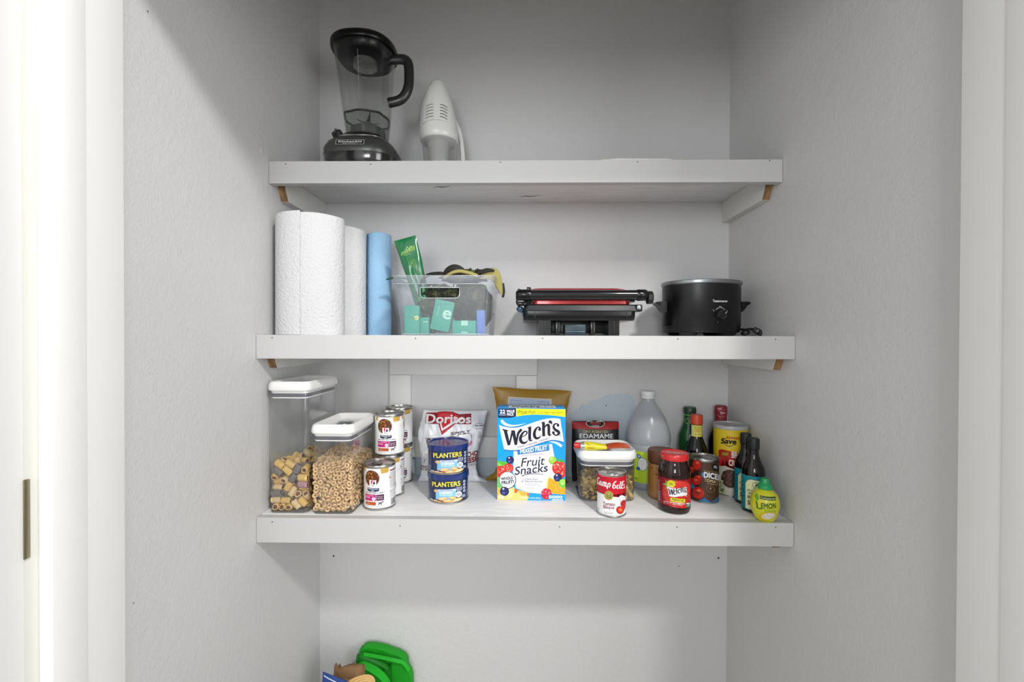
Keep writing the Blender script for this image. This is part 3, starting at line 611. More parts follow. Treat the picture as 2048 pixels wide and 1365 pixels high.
def tin_can(root, R, H, body, pull=True):
    b = MB(); b.lathe([(R * .93, 0), (R * .985, .0006), (R * 1.01, .002), (R * 1.01, .0035), (R * .985, .0045), (R * .985, .006)], TIN, 64, cap1=False)
    obj('bottom_rim', b, root)
    b = MB(); b.lathe([(R * .985, .0045), (R * .985, H - .006)], body, 64, cap0=False, cap1=False); obj('can_wall', b, root)
    b = MB(); b.lathe([(R * .985, H - .007), (R * .985, H - .0048), (R * 1.01, H - .0036), (R * 1.012, H - .001), (R * 1.0, H), (R * .965, H - .0006), (R * .955, H - .0045), (R * .86, H - .0052), (R * .84, H - .0042), (R * .80, H - .0052), (R * .74, H - .0042), (R * .70, H - .005), (.0004, H - .005)], TIN, 64, cap0=False)
    lid = obj('lid', b, root)
    if pull:
        b = MB(); pts = [(-.009 + .0, -.2 * R, H - .003)]
        path = [Vector((.011 * sin(a), -.30 * R - .013 * cos(a) * .9, H - .0028)) for a in [2 * PI * k / 20 for k in range(21)]]
        b.tube(path, .0017, TIN2, 8, False, flat=.6); b.box(-.006, .006, -.42 * R, .05 * R + .004, H - .0036, H - .0022, TIN2, .0006)
        obj('pull_tab', b, root)
    return root

# ------------------------------------------------------------------ flip-top storage boxes
def storage_box(name, label, x0, x1, y0, y1, H, r, group=None):
    """H = height to the top of the lid rim"""
    w, d = x1 - x0, y1 - y0
    t = thing(name, label, 'food container', ((x0 + x1) / 2, (y0 + y1) / 2, S3), group=group)
    lidh = .021; bw, bd = w - .010, d - .010; zt = H - lidh
    b = MB(); b.loft([rrect(bw - .016, bd - .016, r * .7, .0003), rrect(bw - .008, bd - .008, r * .85, .0012), rrect(bw - .004, bd - .004, r, .005), rrect(bw, bd, r, zt - .001)], CLEAR, True, False)
    b.loft([rrect(bw - .005, bd - .005, r * .8, .0048), rrect(bw - .0042, bd - .0042, r * .9, zt - .02)], CLEAR, True, False)
    obj('body', b, t)
    b = MB()
    b.loft([rrect(bw - .003, bd - .003, r, .0012), rrect(bw - .0025, bd - .0025, r, .0038), rrect(bw - .008, bd - .008, r, .0038), rrect(bw - .008, bd - .008, r, .0012), rrect(bw - .003, bd - .003, r, .0012)], mat('6e6c68', .4), False, False)
    obj('base_ring', b, t)
    b = MB()
    gz = zt - .019
    b.loft([rrect(bw - .006, bd - .006, r, gz), rrect(bw - .005, bd - .005, r, gz + .0015), rrect(bw - .006, bd - .006, r, gz + .0028), rrect(bw - .010, bd - .010, r, gz + .0028), rrect(bw - .010, bd - .010, r, gz)], WHITE, False, False)
    b.loft([rrect(bw - .006, bd - .006, r, gz + .003), rrect(bw - .005, bd - .005, r, gz + .005), rrect(bw - .005, bd - .005, r, gz + .011), rrect(bw - .006, bd - .006, r, gz + .012), rrect(bw - .012, bd - .012, r, gz + .012)], mat('62636b', .45, name='grey_gasket'), False, False)
    obj('gasket', b, t)
    b = MB()
    rr = min(r + .006, w / 2 - .001)
    b.loft([rrect(bw - .004, bd - .004, r, gz + .012), rrect(bw - .003, bd - .003, r, zt), rrect(w - .002, d - .002, rr, zt), rrect(w, d, rr, zt + .003), rrect(w - .0015, d - .0015, rr, zt + .012), rrect(w - .006, d - .006, rr * .95, zt + .0185),
            rrect(w - .012, d - .012, rr * .9, zt + .0208), rrect(w - .018, d - .018, rr * .8, zt + .0195), rrect(w - .030, d - .036, rr * .6, zt + .009), rrect(w - .040, d - .060, rr * .5, zt + .007)], WHITE, True, True)
    lid = obj('lid', b, t, 50)
    m = min(w, d)
    b = MB(); L = .026 if d > w * 1.2 else .024
    b.lathe([(1, 0), (1, .003), (.86, .005), (.78, .004), (.70, .0052), (.001, .0052)], clear('clear_latch', (.85, .87, .88), rough=.05), 32, sx=.020, sy=L)
    b.lathe([(.72, .0005), (.70, .0025), (.001, .0025)], mat('aeb2b4', .15, metal=.8), 24, sx=.020, sy=L)
    obj('flip_latch', b, lid, loc=(0, 0, zt + .0072))
    return t
storage_box('storage_container', 'tall clear flip-top container half full of dog biscuits', -.6010, -.4975, .018, .196, .3105, .013)
storage_box('storage_container', 'clear white-lidded container filled with oat cereal rings', -.4965, -.3915, .014, .188, .2110, .013)
storage_box('storage_container', 'short square clear container of egg noodles under the tomato tube', .1430, .2965, .116, .252, .1285, .024)

def unpack(n):
    out = []
    for i in range(0, len(n), 6):
        x, y, z, a, c, d = n[i:i + 6]; a, c, d = a / 100, c / 100, d / 100
        out.append((Vector((x, y, z)) / 10000, Quaternion((math.sqrt(max(0, 1 - a * a - c * c - d * d)), a, c, d))))
    return out
def place_all(items, protos, origin, pick):
    made = {}
    for n, (p, q) in enumerate(items):
        k = pick(n); src = protos[k]
        if k not in made: o = src; made[k] = 1
        else: o = copy_tree(src)
        o.rotation_mode = 'QUATERNION'; o.rotation_quaternion = q; o.location = Vector(origin) + p

# oat rings
ringmb = MB()
def torus(mb, R, r, m, nu=20, nv=9, wob=0.):
    rings = []
    for i in range(nu):
        a = 2 * PI * i / nu; rr = r * (1 + wob * sin(3 * a + 1)); rings.append([Vector(((R + rr * cos(2 * PI * j / nv)) * cos(a), (R + rr * cos(2 * PI * j / nv)) * sin(a), rr * sin(2 * PI * j / nv) * .95)) for j in range(nv)])
    rings.append(rings[0]); return mb.loft(rings, m, False, False)
OAT = mat('dcb98a', .75, bump=.4, bs=700, var=.12, vs_=200, name='toasted_oat')
rings_ = unpack(RING)
org = Vector((-.4912, .020, S3 + .0047))
rings_.sort(key=lambda t: (t[0] + org - EYE).length - (.05 if t[0].y < .02 else 0))
me0 = obj('cereal_ring', torus(MB(), .0042, .0026, OAT, wob=.08), None)
tag(me0, 'toasted oat cereal ring in the shorter dry food container on the left', 'cereal', 'cereal rings in the clear container')
place_all(rings_[:300], [me0], org, lambda n: 0)
rest = MB()
rest.loft([rrect(.094 - .030, .16 - .028, .006, 0.001, .047 - .007, .08 + .007), rrect(.094 - .030, .16 - .028, .006, .104, .047 - .007, .08 + .007)], OAT)
for p, q in rings_[300:]:
    k = len(rest.v); torus(rest, .0042, .0026, OAT, 14, 7); rest.xf(Matrix.Translation(p) @ q.to_matrix().to_4x4(), k)
o = obj('cereal_filling', rest, None, loc=org); tag(o, 'remaining oat cereal deeper inside the shorter dry food container', 'cereal', kind='stuff')

# dog biscuits: a baked tube around a dark centre
def biscuit(name, label, c1, c2, group):
    m1 = mat(c1, .8, bump=.5, bs=350, var=.10, vs_=90); m2 = mat(c2, .85, bump=.8, bs=500)
    b = MB(); L = .0115; N = 20
    def ring(r, z, k=1): return [Vector((r * (1.03 + .03 * sin(2 * a + 1)) * cos(a), r * .95 * sin(a), z + .0006 * sin(3 * a))) for a in [2 * PI * j / N for j in range(N)]]
    b.loft([ring(.0050, -L + .0012), ring(.0062, -L), ring(.0075, -L + .001), ring(.0081, -L + .004), ring(.0080, 0), ring(.0081, L - .004), ring(.0075, L - .001), ring(.0062, L), ring(.0050, L - .0012)], m1, False, False)
    o = obj(name, b, None, 50)
    f = MB(); f.loft([ring(.0053, -L + .0016), ring(.0053, L - .0016)], m2); obj('filling', f, o)
    tag(o, label, 'dog treat', group); return o
bs_ = [biscuit('dog_biscuit', 'tan marrow-filled dog biscuit in the tall clear container', 'e6bf70', '6f4438', 'tan dog biscuits in the tall container'),
       biscuit('dog_biscuit', 'pale cream marrow-filled dog biscuit in the tall clear container', 'e6cb98', '7a4a3c', 'cream dog biscuits in the tall container'),
       biscuit('dog_biscuit', 'charcoal grey dog biscuit in the tall clear container', '7d7672', '5d4540', 'grey dog biscuits in the tall container'),
       biscuit('dog_biscuit', 'dusty pink dog biscuit in the tall clear container', 'b58d90', '7c5150', 'pink dog biscuits in the tall container')]
rnd = random.Random(8); bl = [q for q in unpack(BONE) if q[0].z < .112]; seq = [rnd.choice((0, 0, 0, 0, 0, 1, 1, 2)) if rnd.random() > .03 else 3 for _ in bl]
place_all(bl, bs_, Vector((-.5940, .0265, S3 + .0047)), lambda n: seq[n])

# egg noodles: short twisted ribbons
def noodle(seed):
    rnd = random.Random(seed); path = []; N = 16; L = .034
    for i in range(N + 1):
        t = i / N - .5; path.append((t * L, .0022 * sin(t * 7 + seed), .0022 * cos(t * 9 + seed)))
    b = MB(); ph = rnd.random() * 3; tw = rnd.uniform(1.5, 3.2)
    b.strip(path, lambda s: (0, cos(ph + tw * s * PI / 2), sin(ph + tw * s * PI / 2)), lambda s: .0085 * (.75 + .25 * sin(s * PI)), .0011, mat('e0b45c', .55, var=.08, vs_=60, trans=.15, name='egg_pasta'))
    o = obj('egg_noodle', b, None, 60); tag(o, 'twisted yellow egg noodle in the short square container', 'pasta', 'egg noodles in the square container'); return o
nd = [noodle(s) for s in range(4)]
place_all(unpack(NOODLE), nd, Vector((.1560, .124, S3 + .0047)), lambda n: n % 4)

# ------------------------------------------------------------------ dog food cans
def dog_food_can():
    R, Hc = .038, .1075
    t = thing('dog_food_can', '', 'can'); tin_can(t, R, Hc, mat('f1f1f0', .35, name='white_can_paper'))
    A = Art(lambda x, y: (x / 1000, y / 1000), 1); W = 'f2f2f1'
    d = PI / 180 * 38
    def motif(o):
        def X(a): return o + a
        clip = lambda p: (p[0], min(p[1], 98))
        A.disc(X(0), 78, 20.5, 'dcdad6', clip=clip); A.disc(X(-1), 78, 19, '5b2f1c', clip=clip)
        rnd = random.Random(4)
        for k in range(70):
            a = rnd.random() * 2 * PI; r = 18 * math.sqrt(rnd.random()); x, y = X(-1) + r * cos(a), 78 + r * sin(a)
            if y < 97: A.disc(x, y, rnd.uniform(1.0, 2.1), rnd.choice(('a8662f', '8a4a22', 'c07a3a', '6e3a1e', '7d8a3a', 'b5582a', 'd09548')), ry=rnd.uniform(.8, 1.5), n=8, rot=rnd.random() * 3)
        A.poly([(X(20.5), 101), (X(41), 101), (X(40), 90), (X(22), 88.5)], 'c9a24a')
        A.rect(X(-30), 101, X(-21), 92, 'c9a24a')
        A.rect(X(-6), 74, X(11), 56.5, 'f6f6f6'); A.rect(X(-2), 73, X(8), 64, 'c8234a'); A.poly([(X(-2), 64), (X(3), 69), (X(8), 69), (X(8), 64)], '1f2c5c'); A.stroke([(X(0), 65), (X(3), 69.5), (X(8), 72)], 1.3, 'f6f6f6')
        A.rect(X(2.4), 73, X(3.5), 64, 'f6f6f6')
        A.text("Hill's", X(2.5), 60.5, 7, 3, '333333', .02)
        A.poly([(X(-12), 55), (X(17), 55), (X(18), 51), (X(17), 47.5), (X(8), 46), (X(-6), 46), (X(-12), 47.5), (X(-13), 51)], '24365e')
        A.text('PRESCRIPTION', X(2.5), 52.6, 25, 2.6, 'f0f0f0', .03); A.text('DIET', X(2.5), 48.6, 8, 2.4, 'f0f0f0', .03)
        A.micro(X(-19), 45, X(30), 41.5, 1, '77777c', 5)
        A.rect(X(-21), 39.5, X(10), 24, 'c0217a', 6); A.text('GASTROINTESTINAL', X(-7), 36.3, 24, 2.2, 'f3c9de', .01); A.text('BIOME', X(-12), 31.6, 14, 4, 'f3c9de', .02)
        A.disc(X(4.5), 29, 4.1, 'f2f0f2'); A.stroke([(X(3.2), 31), (X(6), 29), (X(3.2), 27)], .9, '8a2158', sm=False)
        A.rect(X(11), 39, X(29), 24.5, '5c2a4e', 4); A.text('Digestive/', X(20), 33.7, 13, 2.4, 'f0e6ee', .02); A.text('Fiber Care', X(20), 29.6, 13, 2.4, 'f0e6ee', .02)
        A.rect(X(-19), 21.5, X(10), 13.5, 'b5511d', 6); A.text('Chicken &', X(-11), 19, 11, 2, 'f2d3bd', .01); A.text('Vegetable Stew', X(-8), 16, 18, 1.9, 'f2d3bd', .01)
        # little dog
        A.stroke([(X(17), 18.5), (X(23), 18.5)], 3, '33343a'); A.stroke([(X(23), 19), (X(25.5), 22)], 2, '33343a'); A.stroke([(X(24.5), 22), (X(28), 21.2)], 2, '33343a')
        A.stroke([(X(17), 19), (X(15), 22)], .9, '33343a')
        for q in (16.5, 18, 22, 23.5): A.stroke([(X(q), 18), (X(q - .4), 13.5)], 1, '33343a')
        A.micro(X(-19), 11.5, X(30), 9, 1, '8f8f92', 6, .4)
    motif(0); motif(118 * .663)
    bx = 185 * .663
    A.rect(bx, 94, bx + 40, 91, '6c2a55', 8); A.micro(bx, 89, bx + 40, 50, 16, '9b9b9d', 7, .4); A.micro(bx, 46, bx + 22, 26, 7, 'a3a3a5', 8, .4)
    A.bars(bx + 3, 24, bx + 24, 8); A.disc(bx + 2, 42, 1.4, '2d2d30')
    A.disc(45 + 78 * .0, 76, 1.2, 'a9334f'); A.stroke([(118 * .663 + 45, 80), (118 * .663 + 43, 77), (118 * .663 + 45, 74)], 1.2, '2b2b33'); A.disc(118 * .663 + 46, 74.5, 1.4, 'c13355')
    A.stroke([(118 * .663 + 30, 68), (118 * .663 + 37, 71), (118 * .663 + 45, 70)], .5, '9d9da0')
    A.micro(bx + 46, 92, bx + 80, 12, 30, 'a3a3a5', 9, .4)
    A.build('label', t, on_cyl(R * .985), .0025)
    return t
CAN = dog_food_can()
def can_at(o, x, y, z, motif_at, label):
    o.location = (x, y, z); o.rotation_euler = (0, 0, facing(x, y) + math.radians(motif_at)); o['label'] = label; o['group'] = 'dog food cans beside the cereal'
    return o
can_at(CAN, -.3500, .0800, S3, -118 - 31, 'single white dog food can standing alone nearest the shelf edge')
can_at(copy_tree(CAN), -.3510, .1650, S3, -118 - 22, 'dog food can at the bottom of the front stack, behind the single can')
can_at(copy_tree(CAN), -.3510, .1640, S3 + .1077, -19, 'dog food can on top of the front stack, round food picture facing out')
can_at(copy_tree(CAN), -.3545, .2700, S3, -118 - 12, 'dog food can at the bottom of the rear stack by the wall')
can_at(copy_tree(CAN), -.3545, .2690, S3 + .1077, -8, 'dog food can on top of the rear stack, mostly hidden by the front one')

# ------------------------------------------------------------------ nut cans
def nut_can():
    R, Hc = .0515, .0725; NAVY = mat('1b2a55', .3, coat=.3, name='navy_can'); t = thing('nut_can', '', 'can')
    b = MB(); b.lathe([(R * .96, 0), (R * 1.005, .0008), (R * 1.012, .0028), (R * .99, .0042)], TIN, 64, cap1=False); obj('bottom_rim', b, t)
    b = MB(); b.lathe([(R * .99, .004), (R * .99, Hc - .010)], NAVY, 64, cap0=False, cap1=False); obj('can_wall', b, t)
    b = MB(); b.lathe([(R * .99, Hc - .0135), (R * 1.028, Hc - .0135), (R * 1.032, Hc - .0125), (R * 1.03, Hc - .001), (R * 1.015, Hc), (R * .95, Hc - .0005), (R * .93, Hc - .0030), (.0005, Hc - .0030)], mat('1d3272', .25, coat=.4, name='blue_lid'), 64); obj('lid', b, t)
    g = can_view(440, 372, 772, 8900, 62, R); A = Art(g)
    A.text('PLANTERS', 432, 330, 512, 108, 'efe04a', .03, rot=-.03)
    A.poly([(248, 445), (615, 430), (610, 660), (248, 665)], '7cc0e6'); A.poly([(300, 440), (612, 430), (612, 480), (300, 490)], 'c9d6ee')
    A.text('LIGHTLY SALTED', 440, 466, 240, 20, '2b3f78', .03); A.text('CASHEW', 435, 520, 240, 46, 'fbfbfb', .05); A.text('HALVES & PIECES', 435, 568, 250, 22, 'eaf5fb', .03)
    rnd = random.Random(2)
    for cx_, cy_, rx, ry, rot, c in ((250, 712, 60, 30, .1, 'e0b070'), (380, 650, 90, 42, -.1, 'e9b98a'), (560, 640, 75, 40, .3, 'e6b56c'), (480, 705, 100, 38, 0, 'e8ae72'), (640, 690, 88, 38, -.35, 'efd59a'), (330, 728, 60, 24, .1, 'dca468'), (440, 745, 80, 18, 0, 'e2b07e'), (570, 745, 70, 18, 0, 'e9c88a')):
        A.disc(cx_, cy_, rx, 'b9763f', ry=ry, rot=rot); A.disc(cx_ - 2, cy_ - 5, rx * .93, c, ry=ry * .85, rot=rot); A.disc(cx_ - 8, cy_ - ry * .35, rx * .5, 'f4dcb2', ry=ry * .25, rot=rot)
    A.disc(255, 480, 42, 'e2b088', ry=34); A.disc(160, 700, 34, 'e8e6dc', ry=30); A.disc(158, 700, 20, '8d8d80', ry=12)
    A.disc(658, 565, 54, 'e9ecf0', ry=68); A.micro(625, 530, 695, 600, 4, '5c6a92', 3)
    A.micro(620, 395, 715, 490, 5, 'c3c8d8', 4)
    for k in range(4): A.ring(752, 300 + 70 * k, 20, 9, 'dfe2ea', 12, 30); A.disc(752, 300 + 70 * k, 9, '9aa4c4', ry=14)
    A.micro(710, 585, 770, 650, 3, 'cdd2de', 5); A.micro(90, 560, 130, 680, 5, '8d97b8', 6)
    A.micro(798, 300, 812, 720, 12, 'aab2cc', 7)
    A.build('label', t, on_cyl(R * .99), .0025); return t
N1 = nut_can(); gx, gy = -.1900, .1400
N1.location = (gx, gy, S3); N1.rotation_euler = (0, 0, facing(gx, gy) - .11); N1['label'] = 'navy can of salted cashews underneath the other nut can'; N1['group'] = 'stacked nut cans'
N2 = copy_tree(N1); N2.location = (gx - .0008, gy, S3 + .0728); N2.rotation_euler = (0, 0, facing(gx, gy) - .01); N2['label'] = 'navy can of salted cashews stacked on top, with empty lid rim'

# ------------------------------------------------------------------ soup can
t = thing('soup_can', 'red and white can of tomato bisque soup at the shelf front', 'can', (.2133, .0500, S3), facing(.2133, .05))
tin_can(t, .0338, .1005, mat('eeeeee', .35)); R = .0338
A = Art(can_view(400, 350, 1340, 10450, 135, R))
A.band(-.053, .053, .0555, .0945, 'c4122a', 24)
wave = [(54, 640), (54, 690), (120, 725), (200, 765), (300, 795), (400, 812), (500, 812), (600, 795), (680, 775), (746, 755), (746, 640)]
A.poly(wave, 'c4122a')
A.text('CONDENSED', 350, 335, 380, 26, 'e8a0a0', .01, warp=lambda x: -x * x * .00025)
WH = 'fdfafa'
def cs_(pts, w): A.stroke(pts, w, WH, 6)
cs_([(112, 395), (100, 372), (80, 385), (66, 430), (64, 490), (80, 520), (105, 505)], [16, 20, 22, 26, 26, 22, 10])
cs_([(150, 455), (125, 470), (112, 515), (122, 545), (148, 520), (160, 460)], [14, 20, 24, 20, 12, 20]); cs_([(160, 460), (155, 530), (172, 560), (190, 540)], [22, 24, 20, 8])
cs_([(205, 470), (195, 575)], 22); cs_([(198, 520), (225, 475), (240, 490), (232, 585)], [8, 18, 22, 22]); cs_([(236, 530), (262, 485), (278, 500), (268, 575), (285, 590), (300, 570)], [8, 18, 22, 22, 16, 8])
cs_([(330, 495), (300, 640)], [24, 22]); cs_([(322, 530), (350, 495), (372, 520), (358, 580), (325, 590)], [10, 18, 24, 22, 12])
cs_([(520, 450), (495, 445), (455, 500), (432, 570), (445, 610), (485, 600), (500, 560), (480, 535), (445, 560)], [10, 22, 26, 26, 22, 20, 22, 16, 8])
cs_([(570, 535), (548, 525), (530, 545), (545, 562), (525, 585), (540, 610), (575, 590)], [12, 18, 18, 14, 20, 20, 8])
cs_([(620, 430), (600, 520), (590, 580), (602, 605), (625, 580)], [22, 24, 22, 18, 8]); cs_([(665, 415), (645, 510), (632, 575), (645, 600), (665, 575)], [22, 24, 22, 18, 8])
cs_([(690, 405), (684, 440)], [18, 6]); cs_([(712, 490), (694, 485), (684, 510), (702, 545), (692, 585), (674, 580)], [8, 12, 14, 16, 14, 8])
A.disc(340, 797, 106, 'c9b25a', ry=110); A.disc(340, 797, 94, '8f8a3c', ry=98); A.disc(340, 797, 84, 'a59c4e', ry=86)
for a_ in ((300, 760, 330, 830), (340, 740, 350, 830), (300, 840, 400, 850), (370, 760, 350, 810), (290, 800, 330, 850), (380, 800, 350, 860)): A.stroke([(a_[0], a_[1]), ((a_[0] + a_[2]) / 2 + 12, (a_[1] + a_[3]) / 2), (a_[2], a_[3])], [8, 16, 6], random.Random(a_[0]).choice(('4e5424', 'd8cf86', '6d6c2c')))
A.text('Tomato', 345, 1000, 285, 88, '8f1f34', .02); A.text('Bisque', 340, 1090, 250, 92, '8f1f34', .02)
A.text('SOUP', 338, 1222, 200, 52, '9a9aa0', 0); A.stroke([(150, 1205), (200, 1215)], 5, 'b0b0b4'); A.stroke([(480, 1225), (520, 1220)], 5, 'b0b0b4'); A.micro(60, 1100, 110, 1190, 4, 'b0b0b4', 2)
A.disc(650, 850, 82, 'dcdcdc', ry=90); A.disc(665, 840, 66, 'f6f6f6', ry=76); A.poly([(600, 910), (640, 900), (640, 1000), (600, 990)], 'd4d4d4')
A.disc(680, 950, 60, 'b8241c', ry=90, rot=.5); A.disc(600, 1125, 88, 'a81c16', ry=95); A.disc(612, 1115, 76, 'd8382a', ry=82); A.disc(680, 1060, 42, 'c82a20', ry=120, rot=.35)
A.disc(612, 1118, 34, 'f0a04a', ry=30); A.stroke([(560, 1100), (612, 1118), (660, 1090)], 10, 'e8704a'); A.stroke([(600, 1060), (612, 1118), (620, 1180)], 9, 'e8704a')
A.build('label', t, on_cyl(R * .985), .0022)
# ------------------------------------------------------------------ brand wordmark shared by the snack box and the jelly jar, drawn stroke by stroke
def wordmark(A, T, c, k=1.0):
    def S(pts, w): A.stroke([T(*p) for p in pts], [x * k for x in w] if isinstance(w, list) else w * k, c, 5)
    S([(200, 752), (270, 790), (362, 795)], [10, 50, 12]); S([(275, 785), (320, 960), (372, 1175)], [80, 82, 62])
    S([(385, 1165), (425, 980), (462, 800)], [40, 46, 46]); S([(480, 795), (515, 960), (552, 1165)], [88, 82, 62])
    S([(560, 1165), (590, 960), (625, 840), (700, 765)], [48, 52, 66, 60]); A.disc(*T(678, 772), 30 * k, c); S([(430, 800), (515, 795)], [20, 20])
    S([(705, 955), (790, 915), (838, 850), (812, 808), (745, 835), (690, 920), (668, 1010), (700, 1090), (770, 1112), (830, 1080), (858, 1035)], [22, 24, 36, 34, 46, 66, 80, 76, 56, 30, 8])
    S([(845, 712), (890, 715), (948, 672)], [8, 40, 10]); S([(912, 705), (905, 870), (908, 1030)], [76, 74, 76]); S([(885, 1045), (940, 1050), (988, 1025)], [26, 34, 8])
    A.disc(*T(1160, 762), 36 * k, c); S([(1175, 770), (1165, 712), (1110, 705), (1050, 775), (1025, 875), (1045, 960), (1100, 990), (1160, 960), (1200, 905)], [50, 40, 36, 60, 76, 76, 58, 34, 8])
    S([(1198, 570), (1240, 585), (1300, 548)], [8, 36, 10]); S([(1262, 585), (1262, 760), (1268, 935)], [78, 76, 74])
    S([(1290, 720), (1330, 655), (1385, 640), (1398, 740), (1398, 860), (1420, 905), (1465, 880)], [16, 40, 66, 72, 70, 50, 6])
    A.disc(*T(1432, 562), 42 * k, c); S([(1445, 560), (1468, 590), (1468, 640)], [60, 40, 6])
    A.disc(*T(1632, 650), 34 * k, c); S([(1655, 640), (1610, 608), (1545, 620), (1518, 690), (1560, 760), (1640, 810), (1655, 860), (1610, 900), (1550, 895), (1500, 850)], [34, 30, 40, 56, 68, 74, 66, 40, 34, 40])
    A.disc(*T(1515, 838), 36 * k, c)

# ------------------------------------------------------------------ fruit snack box
BX, BY, BW, BH, BD = .0242, .1235, .1735, .2350, .062
t = thing('snack_box', 'blue cardboard box of mixed fruit snacks in front of the gold chip bag', 'box', (BX, BY, S3))
BLUE = mat('1b9fe6', .4, name='blue_card')
obj('carton', MB().box(-BW / 2, BW / 2, 0, BD, 0, BH, BLUE, .0012), t)
sx_ = 1830 - 78
F = lambda x, y: ((x - 945) / sx_ * BW, BH - (y - 215) / (2600 - 215) * BH)   # second crop continues at y+1300
A = Art(F)
A.rect(75, 216, 1826, 2598, '149fe8'); 
A.poly([(70 + 5, 1650), (140, 1600), (330, 1660), (420, 1760), (200, 2300), (76, 2300)], '6cc46a')
A.poly([(500, 1270), (1480, 1130), (1530, 1400), (1600, 1700), (1620, 2000), (1560, 2350), (1250, 2430), (900, 2400), (560, 2290), (480, 1900), (490, 1500)], 'ecebf4')
A.poly([(90, 225), (552, 218), (548, 425), (440, 458), (300, 468), (90, 468)], '14264e')
A.poly([(555, 218), (1822, 235), (1822, 432), (1600, 405), (1400, 385), (1150, 376), (950, 378), (760, 395), (560, 432)], 'f3ee1c')
A.text('22', 205, 302, 140, 100, 'f4f4f6', .04); A.rect(130, 348, 285, 353, 'f4f4f6'); A.text('POUCHES', 205, 388, 165, 26, 'e8e8ee', .03)
A.text('VALUE', 412, 292, 205, 74, 'f4f4f6', .045); A.text('PACK', 408, 374, 172, 70, 'f4f4f6', .045)
A.text('Whole Fruit', 820, 305, 470, 92, '27301c', .0, shear=.35); A.text('is our Main Ingredient!', 1430, 325, 660, 62, '4b4a20', 0, shear=.1)
A.stroke([(640, 380), (720, 360), (880, 352)], [3, 8, 3], '27301c'); A.rect(1272, 352, 1412, 357, '4b4a20')
ban = [(118, 652), (200, 682), (320, 708), (470, 722), (620, 705), (760, 665), (900, 615), (1050, 562), (1200, 512), (1350, 478), (1500, 464), (1620, 470), (1692, 486), (1722, 700), (1755, 880), (1785, 1082), (1690, 1050), (1580, 1030), (1460, 1030), (1320, 1062), (1150, 1120), (980, 1185), (800, 1245), (650, 1285), (520, 1302), (400, 1300), (300, 1290), (250, 1280), (200, 1060), (150, 820)]
A.poly([(x + 6, y + 26) for x, y in ban], '1a74c0'); A.poly(ban, 'dcecfa')
A.poly([(945 + (x - 945) * .985, 880 + (y - 880) * .975) for x, y in ban], 'edebf2')
A.stroke([(185, 520), (220, 585), (310, 640), (450, 668), (620, 650), (810, 600)], [64, 74, 66, 46, 26, 4], 'e6f3fc')
A.stroke([(330, 690), (480, 705), (640, 690), (800, 640)], [6, 20, 20, 4], '1a74c0')
A.stroke([(1400, 1075), (1500, 1080), (1600, 1110), (1680, 1155), (1728, 1195)], [6, 34, 54, 66, 62], 'e6f3fc')
wordmark(A, lambda x, y: (x, y), '17172c')
A.disc(1688, 912, 14, '5a5a66'); A.stroke([(300, 1228), (420, 1240), (548, 1242)], 4, '8f8f9c'); A.stroke([(1450, 972), (1580, 975), (1725, 1000)], 4, '8f8f9c')
A.text('FAMILY FARMER OWNED', 1000, 1118, 840, 42, '3a3a48', 0, rot=-.30, warp=lambda x: (x / 420) ** 2 * -18)
A.poly([(582, 1310), (1400, 1150), (1412, 1280), (1412, 1300), (604, 1420)], '1468b4'); A.poly([(592, 1316), (1402, 1160), (1408, 1290), (612, 1404)], '2a86cc')
A.text('MIXED FRUIT', 1012, 1282, 700, 112, 'f8fafc', .035, rot=-.155, shear=.1)
A.text('Natural & Artificial Flavors', 1005, 1410, 600, 36, 'b79a9f', 0, rot=-.11)
A.text('Fruit', 1000, 1590, 600, 225, '23283c', .008, shear=.28, rot=-.10); A.text('Snacks', 955, 1790, 850, 215, '23283c', .012, shear=.22, rot=-.12)
A.stroke([(708, 1970), (840, 1925), (1050, 1908), (1262, 1925)], [24, 18, 16, 12], '343a50')
A.stroke([(700, 2090), (722, 2135), (745, 2075), (780, 2020)], [16, 16, 10, 6], '2b3045', sm=False)
for s_, y_, w_, c_, b_ in (('Colors from', 2048, 320, '4d5060', .02), ('Natural Sources', 2104, 440, '4d5060', .02), ('Excellent Source', 2170, 340, '85868f', 0), ('of Vitamins A,C & E', 2218, 410, '85868f', 0), ('Gluten Free', 2277, 250, '85868f', 0)):
    A.text(s_, 790 + w_ / 2, y_, w_, 40, c_, b_)
def berry(cx_, cy_, r): A.disc(cx_, cy_, r, '1a1f45'); A.disc(cx_ - 8, cy_ + 4, r * .86, '262d62'); A.disc(cx_ - 20, cy_ + r * .35, r * .35, '4853a0'); A.disc(cx_ - r * .25, cy_ - r * .55, r * .22, 'c8cce4')
def seeds(cx_, cy_, w, h, n, s_, cols=('f6c9b8', 'e88a70', 'f0e0d8', 'b8261a')):
    r_ = random.Random(s_)
    for k in range(n):
        a = r_.random() * 2 * PI; q = math.sqrt(r_.random()); A.disc(cx_ + w * q * cos(a), cy_ + h * q * sin(a), r_.uniform(6, 13), r_.choice(cols), n=6)
lim = lambda p: (max(78, min(1824, p[0])), min(p[1], 2596))
A.disc(300, 1790, 200, 'd8342a', ry=140, rot=-.25, clip=lim); A.disc(130, 1860, 120, 'd23026', ry=150, clip=lim); seeds(300, 1780, 165, 105, 70, 1); seeds(140, 1850, 52, 110, 18, 2)
A.poly([(80, 1580), (180, 1570), (200, 1610), (330, 1590), (400, 1620), (300, 1660), (220, 1720), (120, 1700), (80, 1640)], '58b83c')
A.poly([(80, 1620), (140, 1640), (200, 1700), (150, 1720), (80, 1690)], '8ad05a'); berry(405, 1556, 102)
A.disc(1500, 1558, 104, '8cc63a', clip=lim); A.disc(1490, 1540, 80, 'a8d84e'); A.disc(1470, 1510, 26, 'e0f2b0')
